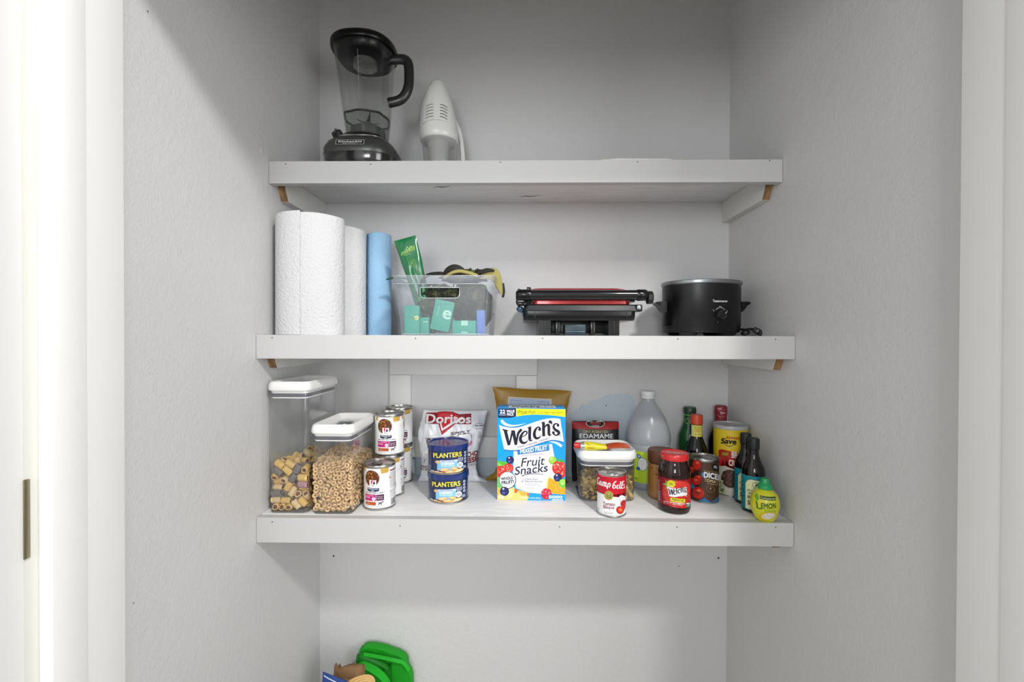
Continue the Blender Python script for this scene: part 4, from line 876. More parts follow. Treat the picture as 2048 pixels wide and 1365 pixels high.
A.disc(1665, 1750, 180, 'd8332a', ry=190, clip=lim); A.disc(1720, 1900, 110, 'd02c26', ry=120, clip=lim); seeds(1665, 1730, 150, 140, 80, 3); seeds(1740, 1900, 60, 70, 15, 4)
A.poly([(1590, 1580), (1640, 1520), (1680, 1500), (1720, 1540), (1790, 1560), (1822, 1600), (1740, 1600), (1660, 1590)], '4cae4c')
A.poly([(1390, 1955), (1560, 2060), (1822, 2190), (1822, 2440), (1500, 2420), (1330, 2330), (1305, 2180), (1330, 2060)], 'f4e9a8')
A.poly([(1410, 2000), (1560, 2085), (1822, 2220), (1822, 2440), (1520, 2420), (1360, 2300), (1380, 2120)], 'f0a81e')
r_ = random.Random(9)
for k in range(60):
    a = r_.uniform(1400, 1780); q = 2070 + (a - 1400) * .45 + r_.uniform(0, 260 - (a - 1400) * .15); 
    if q < 2420: A.stroke([(a, q), (a + 32, q + r_.uniform(-8, 20))], [4, 10], r_.choice(('f7c95a', 'fbe09a', 'e8920e')))
berry(1632, 2000, 108); A.disc(1770, 2150, 118, '7cc63e', ry=120, clip=lim); A.disc(1755, 2120, 70, 'a4dc62', clip=lim); A.disc(1750, 2165, 20, 'e4f6c8')
A.disc(1340, 2425, 138, 'c8203c', ry=145); r2_ = random.Random(3)
for k in range(40):
    a = r2_.random() * 2 * PI; q = 118 * math.sqrt(r2_.random()); A.disc(1340 + q * cos(a), 2425 + q * sin(a), 18, r2_.choice(('e04a60', 'b81430', 'ee8a94', 'd42a46')), n=8)
A.poly([(78, 2440), (330, 2300), (420, 2250), (520, 2270), (560, 2330), (700, 2350), (880, 2400), (905, 2440), (880, 2520), (850, 2596), (78, 2596)], 'ead079')
A.poly([(520, 2290), (620, 2340), (560, 2420), (520, 2400)], 'd8602a'); A.poly([(600, 2350), (860, 2400), (860, 2470), (700, 2480)], 'efb04a'); A.poly([(860, 2395), (905, 2440), (875, 2510), (850, 2480)], 'e0602a')
A.poly([(330, 2330), (480, 2290), (470, 2500), (340, 2560)], 'efe09a'); A.poly([(78, 2260), (160, 2300), (150, 2450), (78, 2480)], 'e8b848')
A.disc(342, 2080, 222, '1b2440', ry=226); A.disc(338, 2078, 206, 'eef0f2', ry=212)
A.text('MADE WITH', 315, 1962, 190, 26, '8d939e', .0, rot=-.1); A.text('WHOLE', 325, 2034, 310, 80, '1e2436', .05, rot=-.12); A.text('FRUIT!', 345, 2134, 320, 88, '1e2436', .05, rot=-.12); A.stroke([(225, 2216), (360, 2205), (495, 2180)], 6, '5a4a80')
berry(262, 2372, 118)
A.text('22', 175, 2515, 140, 80, 'f6f4ee', .04); A.text('POUCHES', 330, 2548, 190, 40, 'efe0b8', .02); A.text('NET WT 17.8 OZ (505 g)', 940, 2545, 510, 52, 'e4f0f8', .02)
A.rect(1398, 2455, 1765, 2560, '3a9ad8'); 
for k in range(4): A.ring(1445 + 88 * k, 2505, 40, 10, 'd8eefa', 16, 44)
A.micro(1410, 2480, 1750, 2530, 2, 'e8f5fc', 4); A.rect(1480, 2566, 1770, 2590, 'f4ecd0')
A.build('front_print', t, on_plane(0), None, None)
A = Art(lambda x, y: (x, y), 1)
A.rect(-.058, .008, .064, .052, 'dfe6ee'); A.text("Welch's", -.015, .030, .075, .024, '17172c', .04); A.ring(.046, .028, .011, .0018, '22283c', ry=.016); A.micro(.028 - .03, .012, .04, .02, 1, '59606e')
A.build('top_print', t, lambda u, v, o: (u, v, BH + .0002 + o), None, None)

# ------------------------------------------------------------------ soft bags
def bag(name, label, cat, loc, H, T, left, right, front, back=None, wr=.003, seed=1, rot=(0, 0, 0), crimp=(.012, .010), NU=44, NV=56, topw=.0, skew=0.):
    """pillow bag standing on its bottom seam; left/right give the outline at height fraction t"""
    t = thing(name, label, cat, loc, rot=rot)
    def prof(v): return max(0., sin(PI * min(1, max(0, v)) ** .85)) ** .55
    def outline(v):
        f = v * (len(left) - 1); i = min(int(f), len(left) - 2); k = f - i; k = k * k * (3 - 2 * k)
        return left[i] + (left[i + 1] - left[i]) * k, right[i] + (right[i + 1] - right[i]) * k
    def depth(x, z):
        v = z / H; L, R_ = outline(v); s_ = max(-1, min(1, (2 * x - L - R_) / (R_ - L)))
        e = (1 - abs(s_) ** 2.6); pr = prof(v)
        wv = noise.noise(Vector((x * 28 + seed, z * 16, seed * 3.1))) * wr * 1.6 + abs(noise.noise(Vector((x * 60, z * 22 + seed, 4.)))) * wr * 1.4 + noise.noise(Vector((x * 9 - z * 20, z * 30, seed))) * wr
        return T / 2 * e ** .6 * pr + wv * (e ** .5) * (pr * .9 + .12)
    b = MB()
    for side, m in ((-1, front), (1, back or front)):
        vs_ = []; fs = []
        for j_ in range(NV + 1):
            v = j_ / NV; L, R_ = outline(v)
            for i_ in range(NU + 1):
                s_ = i_ / NU; x = L + (R_ - L) * s_; z = v * H
                y = depth(x, z)
                zz = z + topw * sin(s_ * 9 + seed) * (v ** 6) + skew * x * v ** 4
                vs_.append((x, side * y - (.0004 if side < 0 else -.0004), zz))
        for j_ in range(NV):
            for i_ in range(NU):
                a = j_ * (NU + 1) + i_; fs.append((a, a + 1, a + NU + 2, a + NU + 1))
        b.add(vs_, fs, m)
    o = obj('pouch', b, t, 70)
    def mp(u, v, off): return (u, -depth(u, v) - .0010 - off * 1.2, v)
    return t, mp
FOIL = mat('e3e6ea', .33, spec=.6, bump=.15, bs=120, name='silver_white_film')
# crisp bag: outline sampled from foot to top
dl = [-.0980, -.0905, -.0880, -.0900, -.0930, -.0955, -.1000, -.1000, -.0950, -.0890, -.0850]
dr = [.1010, .0740, .0690, .0700, .0720, .0780, .0850, .0890, .0930, .0960, .1010]
t, mp = bag('chip_bag', 'crumpled white nacho cheese chip bag leaning on the wall behind the nut cans', 'snack bag', (-.2000, .2630, S3), .204, .055, dl, dr, FOIL, seed=2, wr=.0095, rot=(-.05, 0, 0), NU=90, NV=100)
Fd = lambda x, y: ((x - 690) / 5960, (1300 - y) / 6080)
A = Art(Fd, step=.00010)
RD = 'a8232c'
A.poly([(420, 92), (470, 78), (560, 72), (690, 78), (790, 110), (860, 175), (700, 330), (540, 460), (470, 260)], RD)
A.poly([(240, 100), (420, 92), (470, 130), (800, 118), (1020, 105), (1024, 285), (900, 285), (700, 280), (420, 280), (236, 272)], '8c1c2a')
A.poly([(440, 110), (560, 82), (680, 90), (760, 118), (820, 170), (700, 260), (560, 370), (500, 260)], 'c4262e')
A.stroke([(500, 235), (545, 370), (700, 270), (870, 180)], [26, 40, 42, 46], 'e9e4e8', sm=False)
A.text('Doritos', 632, 196, 770, 150, 'eeeaec', .03)
A.text('SIMPLY', 845, 425, 330, 52, '3d2528', .018, rot=-.13, shear=.2)
A.ring(1150, 320, 95, 6, '6d6f76', ry=48); A.micro(1085, 300, 1225, 325, 1, '4f5158', 5)
A.stroke([(250, 560), (250, 525), (480, 515), (800, 480), (830, 450), (1000, 445), (1030, 480), (1030, 560), (960, 680)], 7, '4a3236', sm=False)
A.text('ORGANIC', 560, 580, 580, 110, '5a3a48', .03); A.stroke([(1030, 560), (1020, 620), (950, 670)], [10, 36, 20], 'c77d94')
A.text('NACHO', 990, 805, 290, 90, '7b1d28', .05, rot=-.12); A.text('CHEESE', 975, 905, 310, 92, '7b1d28', .05, rot=-.12); A.text('FLAVORED', 990, 985, 250, 42, '5d5f66', 0, rot=-.15)
A.text('BAKED', 230, 1030, 150, 40, '7b3a40', .03); A.text('NOT FRIED', 235, 1080, 180, 36, '7b3a40', .03); A.stroke([(225, 960), (240, 900), (270, 890)], 8, '5a4a4a')
A.micro(1140, 410, 1190, 530, 6, '9a9ca2', 9)
A.build('front_print', t, mp, .0022, .0022)

GOLD = mat('946f0d', .36, bump=.2, bs=400, spec=.6, sc=(4, 1, .1), name='gold_ribbed_film')
gl = [-.1250, -.0960, -.0860, -.0860, -.0880, -.0900, -.0930, -.0970, -.1020, -.1080, -.1160]
gr = [.1180, .0980, .0930, .0920, .0930, .0940, .0960, .0990, .1020, .1060, .1120]
t, mp = bag('chip_bag', 'gold chip bag standing behind the blue snack box, top seam up', 'snack bag', (.0190, .2620, S3), .2675, .050, gl, gr, GOLD, seed=7, wr=.002, rot=(-.035, .045, 0), topw=.001)
A = Art(lambda x, y: (x, y), 1, step=.0001)
A.poly([(-.069, .243), (.055, .243), (.055, .10), (-.067, .10)], 'd8c9a0'); A.poly([(-.067, .241), (.053, .241), (.053, .10), (-.065, .10)], 'a9b6cc')
A.stroke([(-.060, .235), (-.060, .20)], .0008, '4f5a70'); A.stroke([(.046, .235), (.046, .20)], .0008, '4f5a70'); A.stroke([(-.060, .235), (-.03, .233)], .0008, '4f5a70'); A.stroke([(.046, .235), (.015, .233)], .0008, '4f5a70')
A.build('front_print', t, mp, .004, .004)

t, mp = bag('snack_pouch', 'black and red dry roasted edamame pouch behind the square container', 'snack bag', (.2130, .2760, S3), .1735, .040, [-.066, -.068, -.068, -.0675, -.067, -.0665], [.066, .068, .068, .0675, .067, .0665],
            mat('17181b', .38, name='black_pouch_film'), seed=4, wr=.0012, rot=(-.03, 0, 0))
Fe = lambda x, y: ((x - 345) / 3390, (903 - y) / 3460)
A = Art(Fe, step=.0001)
A.rect(116, 308, 574, 376, 'a3201f', 4); A.disc(342, 322, 92, 'd8d2cc', ry=36); A.disc(342, 322, 86, '1a1a1c', ry=32); A.disc(342, 320, 58, '8d3030', ry=15); A.text('SEAPOINT', 342, 303, 100, 12, 'd8d2cc', .02); A.text('FARMS', 342, 345, 70, 13, 'd8d2cc', .02)
A.text('DRY ROASTED', 344, 398, 240, 24, 'a99a6a', .015); A.text('EDAMAME', 349, 441, 325, 44, 'cfd0d2', .012); A.rect(116, 470, 574, 500, '15161a')
A.build('front_print', t, mp, .004, .004)

# ------------------------------------------------------------------ tomato paste tube resting on the square container
LZ = S3 + .1287
a_, b_c = Vector((.1470, .1290, LZ + .011)), Vector((.2190, .1320, LZ + .0075))
t = thing('tomato_paste_tube', 'half-used yellow tube of tomato paste with red cap lying on the white lid', 'tube', (0, 0, 0))
bdir = (b_c - a_).normalized(); yv = Vector((-bdir.y, bdir.x, 0)); zv = bdir.cross(yv) * -1
def sec(s_, w, h): 
    c = a_ + bdir * s_; return [c + yv * (w * cos(q)) + Vector((0, 0, 1)) * (h * sin(q)) for q in [2 * PI * k / 28 for k in range(28)]]
TUBE = mat('ded329', .35, name='yellow_tube'); RAWT = mat('a8441e', .35, bump=.4, bs=150, name='paste_red_foil'); ALU = mat('c9c9c9', .3, metal=.8)
obj('tube_body', MB().loft([sec(.012, .0118, .0110), sec(.030, .0125, .0108), sec(.050, .0135, .0088), sec(.068, .0140, .0060)], TUBE, False, False), t)
obj('shoulder', MB().loft([sec(.000, .005, .005), sec(.002, .0085, .0085), sec(.012, .0118, .0110)], ALU, True, False), t)
b = MB(); b.loft([sec(-.014, .0055, .0055), sec(-.0135, .0070, .0070), sec(-.002, .0078, .0078), sec(0, .0074, .0074), sec(0.0005, .004, .004)], mat('d42a22', .35, name='red_cap')); b.loft([sec(-.0142, .0042, .0042), sec(-.0136, .0040, .0040)], mat('8c1712', .5)); obj('cap', b, t)
# flattened twisted tail
b = MB(); rings = []
for k in range(16):
    s_ = k / 15; c = a_ + bdir * (.068 + s_ * .062) + Vector((0, 0, .004 * sin(s_ * 3) + .003 * s_)); an = s_ * 1.3
    w = .0140 * (1 - s_) + .0045 * s_; h = .0058 * (1 - s_) ** 2 + .0009
    d1 = yv * cos(an) + Vector((0, 0, 1)) * sin(an); d2 = -yv * sin(an) + Vector((0, 0, 1)) * cos(an)
    rings.append([c + d1 * (w * cos(q)) + d2 * (h * sin(q)) for q in [2 * PI * j / 28 for j in range(28)]])
b.loft(rings, RAWT); obj('squeezed_tail', b, t)
A = Art(lambda x, y: (x, y), 1)
A.text('TOMATO', .034, .0040, .036, .0065, 'a8321e', .03); A.text('paste', .028, -.0065, .018, .004, 'a8321e', .03)
def tubemap(u, v, o):
    s_ = max(.012, min(.068, u)); k = (s_ - .012) / .056; w = .0118 + k * .0022 + o + .0003; h = .0110 - k * .0050 + o + .0003
    q = -PI / 2 - (-.006 + v) / -.0115 * 1.0; q = PI + PI * .25 - (v + .002) / .0115
    c = a_ + bdir * s_; return c - yv * (w * cos(q - PI)) + Vector((0, 0, 1)) * (h * sin(-(q - PI) ) )
def tubemap(u, v, o):
    s_ = max(.012, min(.068, u)); k = (s_ - .012) / .056; w = .0118 + k * .0022 + o + .0003; h = .0110 - k * .0050 + o + .0003
    th = .35 + v / .0115   # 0 faces the viewer, positive climbs
    c = a_ + bdir * s_; return c - yv * (w * cos(th)) + Vector((0, 0, 1)) * (h * sin(th))
A.build('label', t, tubemap, .004, .0015)

# ------------------------------------------------------------------ vinegar jug
jx, jy = .3580, .2570
t = thing('vinegar_jug', 'large cloudy white plastic jug with green label near the back wall', 'jug', (jx, jy, S3), facing(jx, jy))
JUG = clear('cloudy_jug_plastic', (.9, .92, .95), milk=.62, milkcol=(.78, .81, .85), rough=.25)
b = MB(); b.lathe([(.052, 0), (.058, .003), (.0605, .010), (.0605, .118), (.0592, .122), (.0612, .128), (.0610, .140), (.0560, .165), (.0455, .193), (.0320, .217), (.0200, .233), (.0172, .238), (.0172, .247)], JUG, 56, cap1=False); obj('body', b, t)
b = MB(); b.lathe([(.0505, .003), (.0575, .009), (.0580, .118), (.0570, .130), (.0540, .150), (.0001, .1502)], clear('vinegar', (.86, .9, .92), milk=.25, milkcol=(.75, .8, .84)), 48); obj('liquid', b, t)
b = MB(); b.lathe([(.0192, .2455), (.0198, .2475), (.0198, .2520), (.0175, .2525), (.0175, .2545), (.0198, .2550), (.0200, .2640), (.0190, .2655), (.0002, .2655)], mat('e3e4e6', .35), 40, cap0=False); obj('cap', b, t)
A = Art(lambda x, y: (x / 1000, y / 1000), 1)
A.poly([(-46, 104), (-30, 106), (0, 104), (35, 106), (62, 112), (62, 20), (-40, 20), (-46, 30)], 'b9d433'); A.poly([(20, 104), (62, 112), (62, 92), (40, 98)], '8fae2a')
A.disc(-14, 72, 13, 'e6ecea', ry=17); A.disc(-24, 92, 6, '2f6f9c'); A.text('O', -24, 92, 5, 5, 'e8f2f8', .05); A.disc(-26, 58, 6, '2a6aa0', ry=5); A.ring(-14, 72, 14, 1.2, '2a5f92', ry=18); A.text('5%', -32, 30, 9, 5, '3f6a20', .03)
A.build('label', t, on_cyl(.0605), .0025)

# ------------------------------------------------------------------ peanut butter
x_, y_ = .3660, .1600; R = .0352
t = thing('peanut_butter_jar', 'nearly full peanut butter jar with brown screw lid', 'jar', (x_, y_, S3), facing(x_, y_))
b = MB(); b.lathe([(R * .86, 0), (R * .97, .003), (R, .008), (R * .985, .020), (R * .985, .080), (R * .96, .090), (R * .84, .096), (R * .84, .1)], CLEARG, 48, cap1=False); obj('jar_body', b, t)
b = MB(); b.lathe([(R * .83, .0012), (R * .94, .004), (R * .968, .009), (R * .955, .020), (R * .955, .060), (R * .958, .062), (R * .955, .081), (R * .92, .090), (R * .6, .091), (.001, .090)], mat('b0793a', .45, bump=.5, bs=60, var=.12, vs_=40, name='peanut_butter'), 48); pbm = obj('peanut_butter', b, t)
b = MB(); b.lathe([(R * .96, .0935), (R * .985, .0945), (R * .985, .118), (R * .965, .1228), (R * .93, .1240), (R * .90, .1232), (.001, .1232)], mat('5a3220', .42, bump=.3, bs=500, sc=(1, 1, .05), name='brown_lid'), 64); obj('lid', b, t)
A = Art(lambda x, y: (x, y), 1); A.stroke([(-.022, .0665), (-.008, .0655), (.006, .067), (.02, .066)], [.001, .0022, .003, .0012], '4a2d12'); A.stroke([(-.03, .079), (-.024, .080)], .002, '4a2d12')
A.build('swirl_marks', t, on_cyl(R * .958), .003)

# ------------------------------------------------------------------ jelly jar
x_, y_ = .3698, .0756; R = .0378
t = thing('jelly_jar', 'strawberry jelly jar with bright red lid at the shelf front', 'jar', (x_, y_, S3), facing(x_, y_))
GEL = mat('220a06', .06, spec=.55, name='dark_jelly_glass')
b = MB(); b.lathe([(R * .80, 0), (R * .93, .002), (R * 1.0, .010), (R * 1.0, .016), (R * .985, .0185), (R * .985, .086), (R * 1.0, .089), (R * 1.0, .094), (R * .95, .104), (R * .86, .112), (R * .80, .118), (R * .80, .127)], GEL, 56); obj('jar_body', b, t)
b = MB(); b.lathe([(R * .80, .1235), (R * .855, .1240), (R * .862, .1265), (R * .862, .1335), (R * .84, .1372), (R * .80, .1388), (R * .76, .1380), (R * .70, .1372), (.001, .1376)], mat('cc1f1f', .3, coat=.5, name='red_lid'), 56, cap0=False); lid = obj('lid', b, t)
A = Art(lambda x, y: (x, y), 1); A.text("Welch's", 0, .001, .040, .011, 'e8c8c8', .02); A.text('REFRIGERATE AFTER OPENING', 0, -.010, .036, .003, 'e0b0b0', .0)
A.build('lid_print', lid, lambda u, v, o: (u, v, .1377 + o), None, None)
A = Art(can_view(380, 325, 1330, 8480, 95, R * .985))
A.band(-.064, .062, .0190, .0835, '8a1222', 30)
A.disc(380, 640 + 0, 1, '8a1222')
lim2 = lambda p: (max(60, min(704, p[0])), max(642, min(1188, p[1])))
A.disc(420, 880, 265, 'c23a34', ry=300, clip=lim2); A.disc(520, 760, 190, 'd4332c', ry=140, clip=lim2); A.disc(560, 1020, 160, 'c92a22', ry=170, clip=lim2)
r_ = random.Random(6)
for k in range(90):
    a = r_.random() * 2 * PI; q = math.sqrt(r_.random()); p = (430 + 250 * q * cos(a), 900 + 270 * q * sin(a))
    if 660 < p[1] < 1170 and 80 < p[0] < 690: A.disc(p[0], p[1], r_.uniform(4, 9), r_.choice(('f0a890', 'e86a50', 'f4c8b0', 'a81c18')), n=6)
A.poly([(150, 740), (230, 700), (205, 645), (260, 690), (330, 660), (420, 645), (360, 720), (260, 740), (280, 800), (210, 830), (230, 760)], '7ea048')
A.disc(322, 715, 78, 'd6d324', ry=72); A.micro(290, 690, 360, 745, 3, '6a7a1a', 2)
Tj = lambda x, y: (262 + (x - 200) * .237, 800 + (y - 752) * .237 + 30)
A.poly([(245, 770), (330, 800), (420, 800), (520, 770), (610, 745), (630, 900), (600, 905), (500, 935), (400, 970), (285, 965)], 'eeeef2')
A.stroke([(240, 745), (320, 780), (400, 775)], [6, 10, 2], 'f2e8ea'); A.stroke([(500, 950), (570, 915), (625, 930)], [3, 14, 8], 'f2e8ea')
wordmark(A, lambda x, y: (262 + (x - 200) * .236, 752 + (y - 548) * .292), '17172c', .25)
A.poly([(318, 985), (585, 985), (592, 1000), (585, 1055), (310, 1055), (304, 1040)], 'dcd82c'); A.text('Natural', 450, 1018, 220, 46, '1f2d12', .015, shear=.2)
A.text('STRAWBERRY', 448, 1085, 290, 30, 'f4e6da', .04); A.text('FRUIT SPREAD', 448, 1118, 185, 20, 'f0dcd0', .02)
A.text('NET WT', 228, 1085, 95, 22, 'e8ccd0', .03); A.text('27 OZ (1 LB 11 OZ)', 232, 1115, 105, 18, 'e8ccd0', .02)
A.rect(610, 1055, 688, 1140, '3a7a8c'); A.rect(616, 1062, 682, 1086, 'dfeff0'); A.poly([(616, 1125), (650, 1090), (682, 1125)], '7ac07a')
A.rect(64, 880, 104, 1070, 'd4ccd0'); A.bars(68, 890, 100, 1060, '3a3038'); A.micro(66, 620 + 30, 92, 860, 10, 'c8a0a8', 3)
A.build('label', t, on_cyl(R * .985), .0025)

# ------------------------------------------------------------------ diced tomatoes can
x_, y_ = .4690, .1450; R = .0366
t = thing('tomato_can', 'brown and blue can of diced tomatoes behind the jelly jar', 'can', (x_, y_, S3), facing(x_, y_))
tin_can(t, R, .1110, mat('4a3020', .4, name='brown_label_paper'), pull=False)
A = Art(can_view(649, 160, 1108, 4180, 62, R * .985))
A.rect(492, 655, 600, 1090, '241512', 4)
for cx_, cy_, rx, ry in ((575, 705, 48, 62), (590, 900 - 60, 42, 30), (560, 880, 62, 42), (590, 1000, 72, 68), (520, 760, 30, 40)):
    A.disc(cx_, cy_, rx, '7a1410', ry=ry); A.disc(cx_ + 4, cy_ - 4, rx * .86, 'b8261a', ry=ry * .86); A.disc(cx_ + 10, cy_ - ry * .4, rx * .3, 'e06a50', ry=ry * .2)
A.stroke([(560, 985), (590, 1000), (625, 990)], [3, 8, 3], '3a3a12'); A.stroke([(585, 975), (590, 1000), (600, 1025)], [3, 8, 3], '3a3a12')
A.poly([(494, 850), (565, 935), (540, 960), (494, 940)], '2f6f9c'); A.poly([(600, 1090), (650, 1040), (730, 1105), (600, 1105)], '2f6f9c'); A.poly([(720, 1100), (806, 970), (806, 1105)], '2f6f9c')
A.rect(628, 782, 664, 822, '3f84b4'); A.text('NATURALLY SWEET', 725, 757, 160, 12, 'a8906a', .0)
A.text('DICED', 745, 800, 190, 62, 'dfe6ea', .05, rot=.0); A.text('TOMATOES', 762, 856, 210, 30, 'd8c894', .02); A.text('IN TOMATO JUICE', 760, 888, 150, 16, 'c8b88a', .02)
A.ring(720, 940, 42, 3, '9a855c', ry=34); A.text('1', 718, 935, 8, 22, 'c8b88a', .03); A.disc(765, 703, 36, '15161c', ry=38); A.micro(750, 685, 785, 715, 3, 'c8d2da', 2)
A.build('label', t, on_cyl(R * .985), .0025)

# ------------------------------------------------------------------ bread crumb canister
x_, y_ = .5620, .2000; R = .0425
t = thing('breadcrumb_canister', 'tall yellow and red bread crumb canister with clear lid in the corner', 'canister', (x_, y_, S3), facing(x_, y_))
b = MB(); b.lathe([(R * .97, 0), (R * 1.0, .001), (R * 1.0, .004), (R * .98, .005)], TIN, 56, cap1=False); obj('bottom_rim', b, t)
b = MB(); b.lathe([(R * .98, .004), (R * .98, .178)], mat('d9bf22', .42, name='yellow_card'), 56, cap0=False, cap1=False); obj('tube_wall', b, t)
b = MB(); b.lathe([(R * .985, .1745), (R * 1.022, .1755), (R * 1.026, .182), (R * 1.01, .1845), (R * .975, .1845), (R * .96, .1815), (.001, .1812)], mat('a9abac', .3, trans=.0, name='cloudy_lid'), 56, cap0=False); obj('lid', b, t)
A = Art(can_view(930, 188, 1020, 3760, 70, R * .98))
A.text('Always', 955, 437, 150, 40, 'b8341c', .03, shear=.2, rot=-.08); A.text('Save', 915, 470, 165, 56, '1c1a14', .05, shear=.15); A.stroke([(860, 500), (920, 520), (985, 498)], [2, 7, 2], '1c1a14')
A.poly([(806, 560), (840, 552), (1100, 545), (1110, 700), (1110, 760), (960, 735), (880, 715), (806, 712)], 'b3241c'); A.rect(838, 580, 912, 618, '8a6a1c'); A.text('VALUE', 875, 599, 56, 20, 'd8c03a', .02)
A.text('BREAD', 1030, 600, 170, 62, 'e6dcd6', .05); A.text('CRUMBS', 1010, 682, 190, 62, 'e6dcd6', .05)
A.band(-.034, .060, .003, .070, 'c8c4b4', 16); A.poly([(745, 712), (880, 716), (960, 740), (1110, 765), (1110, 800), (745, 800)], 'c8c4b4')
A.disc(930, 840, 95, '4a3026', ry=90, clip=lambda p: (p[0], min(p[1], 1012))); r_ = random.Random(12)
for k in range(50):
    a = r_.random() * 6.28; q = 86 * math.sqrt(r_.random()); A.disc(930 + q * cos(a), 840 + q * sin(a), r_.uniform(6, 14), r_.choice(('6a4534', '38241c', '80564a', '5a3a2c')), n=7)
for k in range(26): A.disc(r_.uniform(806, 880), r_.uniform(870, 1000), r_.uniform(8, 16), r_.choice(('8f9a68', 'b9b894', '6d7a48')), n=7)
A.text('15 OZ (425 g)', 930, 950, 100, 20, 'd8d4c8', .02)
A.build('label', t, on_cyl(R * .98), .0028)

# ------------------------------------------------------------------ bottles
def bottle(name, label, x_, y_, prof, m, cap_prof, capm, group=None, seg=40):
    t = thing(name, label, 'bottle', (x_, y_, S3), facing(x_, y_), group)
    obj('bottle_body', MB().lathe(prof, m, seg), t); obj('cap', MB().lathe(cap_prof, capm, seg), t)
    return t
AMB = mat('0d0806', .05, spec=.5, name='dark_bottle_glass'); GRN = mat('0b4a1b', .06, spec=.6, name='green_bottle_glass')
hp = [(.020, 0), (.0245, .002), (.0255, .006), (.0255, .090), (.0250, .098), (.0215, .110), (.0155, .122), (.0118, .134), (.0112, .150)]
for x_, y_, lab, full in ((.5680, .1300, 'teal-labelled dark sauce bottle standing behind its twin', 0), (.5590, .0745, 'teal-labelled dark sauce bottle in front of its twin, by the lemon juice', 1)):
    t = bottle('sauce_bottle', lab, x_, y_, hp, AMB, [(.0118, .148), (.0125, .149), (.0128, .151), (.0128, .172), (.0118, .1745)], BLACKM, 'pair of teal-labelled sauce bottles')
    A = Art(can_view(1136, 114, 1160, 4020, 50, .0255)); A.band(-.045, .045, .008, .0885, '15808c', 16)
    A.poly([(1064, 1110), (1064, 870), (1080, 845), (1110, 835), (1200, 835), (1210, 1110)], 'd8d9a8'); A.ring(1160, 885, 34, 4, '2c3a2c', ry=30); A.stroke([(1150, 900), (1165, 880), (1172, 868)], [4, 12, 4], '2c3a2c')
    A.text('Bella', 1130, 938, 100, 20, '3c5a48', .0, shear=.3); A.micro(1090, 955, 1200, 975, 1, '5a6a58', 3)
    A.text('BALSAMIC', 1135, 1000, 105, 30, '6a2428', .04); A.text('SAUCE', 1135, 1055, 100, 44, '6a2428', .05); A.micro(1024, 835, 1056, 1110, 8, '0f6470', 8)
    A.build('label', t, on_cyl(.0255), .0022)
t = bottle('soda_bottle', 'green glass bottle with dark green cap by the back wall', .4850, .2830, [(.026, 0), (.031, .003), (.0320, .010), (.0320, .120), (.0290, .140), (.0205, .162), (.0160, .178), (.0152, .205)], GRN,
           [(.0158, .198), (.0172, .199), (.0175, .202), (.0175, .2135), (.0160, .2165)], mat('163a1c', .35))
A = Art(lambda x, y: (x / 1000, y / 1000), 1); A.rect(-17, 197, 17, 193.5, '4da03a', 8); A.disc(6, 186, 4.5, '63b04a', ry=3); A.ring(-8, 178, 6, 2, '63b04a', ry=8); A.disc(10, 140, 3, 'd8e6d8', ry=4); A.stroke([(10, 136), (10, 146)], [2, 1], 'd8e6d8')
A.build('label', t, on_cyl(lambda v: .0155 + .0165 * max(0, min(1, (.178 - v) / .04)) + .0015), .0025, .003)
t = bottle('soy_sauce_bottle', 'dark soy sauce bottle with orange-red cap and yellow neck tag', .4790, .2180, [(.024, 0), (.0275, .003), (.0285, .008), (.0285, .090), (.0285, .105), (.0260, .117), (.0200, .133), (.0150, .146), (.0138, .160), (.0138, .186)], AMB,
           [(.0148, .1800), (.0158, .1808), (.0158, .2030), (.0150, .2060)], mat('c8421f', .4, bump=.3, bs=500, sc=(1, 1, .02), name='orange_red_cap'))
A = Art(lambda x, y: (x / 1000, y / 1000), 1); A.rect(-15, 178.5, 16, 148, 'd3d05a', 10); A.rect(-15, 178.5, -11, 148, 'd8d8c8', 2)
A.text('Kikkoman', 3, 173, 15, 3, '3a3a22', .02); A.text('NEW', 3, 167.5, 13, 4.5, 'b85a3a', .03); A.text('LOOK', 3, 162, 13, 4, 'b85a3a', .03); A.text('SAME TASTE', 3, 154, 17, 3.4, 'a8503a', .02)
A.build('neck_tag', t, on_cyl(lambda v: .0146 + max(0, (.158 - v)) * .12), .002, .003)
A = Art(lambda x, y: (x / 1000, y / 1000), 1); A.rect(-40, 104, 40, 25, 'b9bdb9', 20); A.build('label', t, on_cyl(.0285), .0025)
t = bottle('liqueur_bottle', 'dark bottle with patterned red neck foil in the back corner', .5740, .2830, [(.028, 0), (.0330, .003), (.0340, .008), (.0340, .120), (.0300, .140), (.0190, .160), (.0150, .172), (.0148, .2)], AMB,
           [(.0155, .150), (.0160, .185), (.0160, .190), (.0172, .197), (.0172, .213), (.0160, .2200), (.0130, .2215)], mat('8c1a2a', .45, name='red_neck_foil'))
A = Art(lambda x, y: (x / 1000, y / 1000), 1); A.text('Bai', -4, 214, 9, 4, 'e0c8cc', .04); A.text('Baken', 5, 203, 13, 4.6, 'e0c8cc', .04); r_ = random.Random(2)
for k in range(16): A.disc(r_.uniform(-20, 20), r_.uniform(178, 212), .8, 'd0a8ae', ry=1.2, n=6)
A.stroke([(-12, 196), (0, 192), (12, 194)], .8, 'd0a8ae'); A.build('foil_print', t, on_cyl(.0174), .0025)

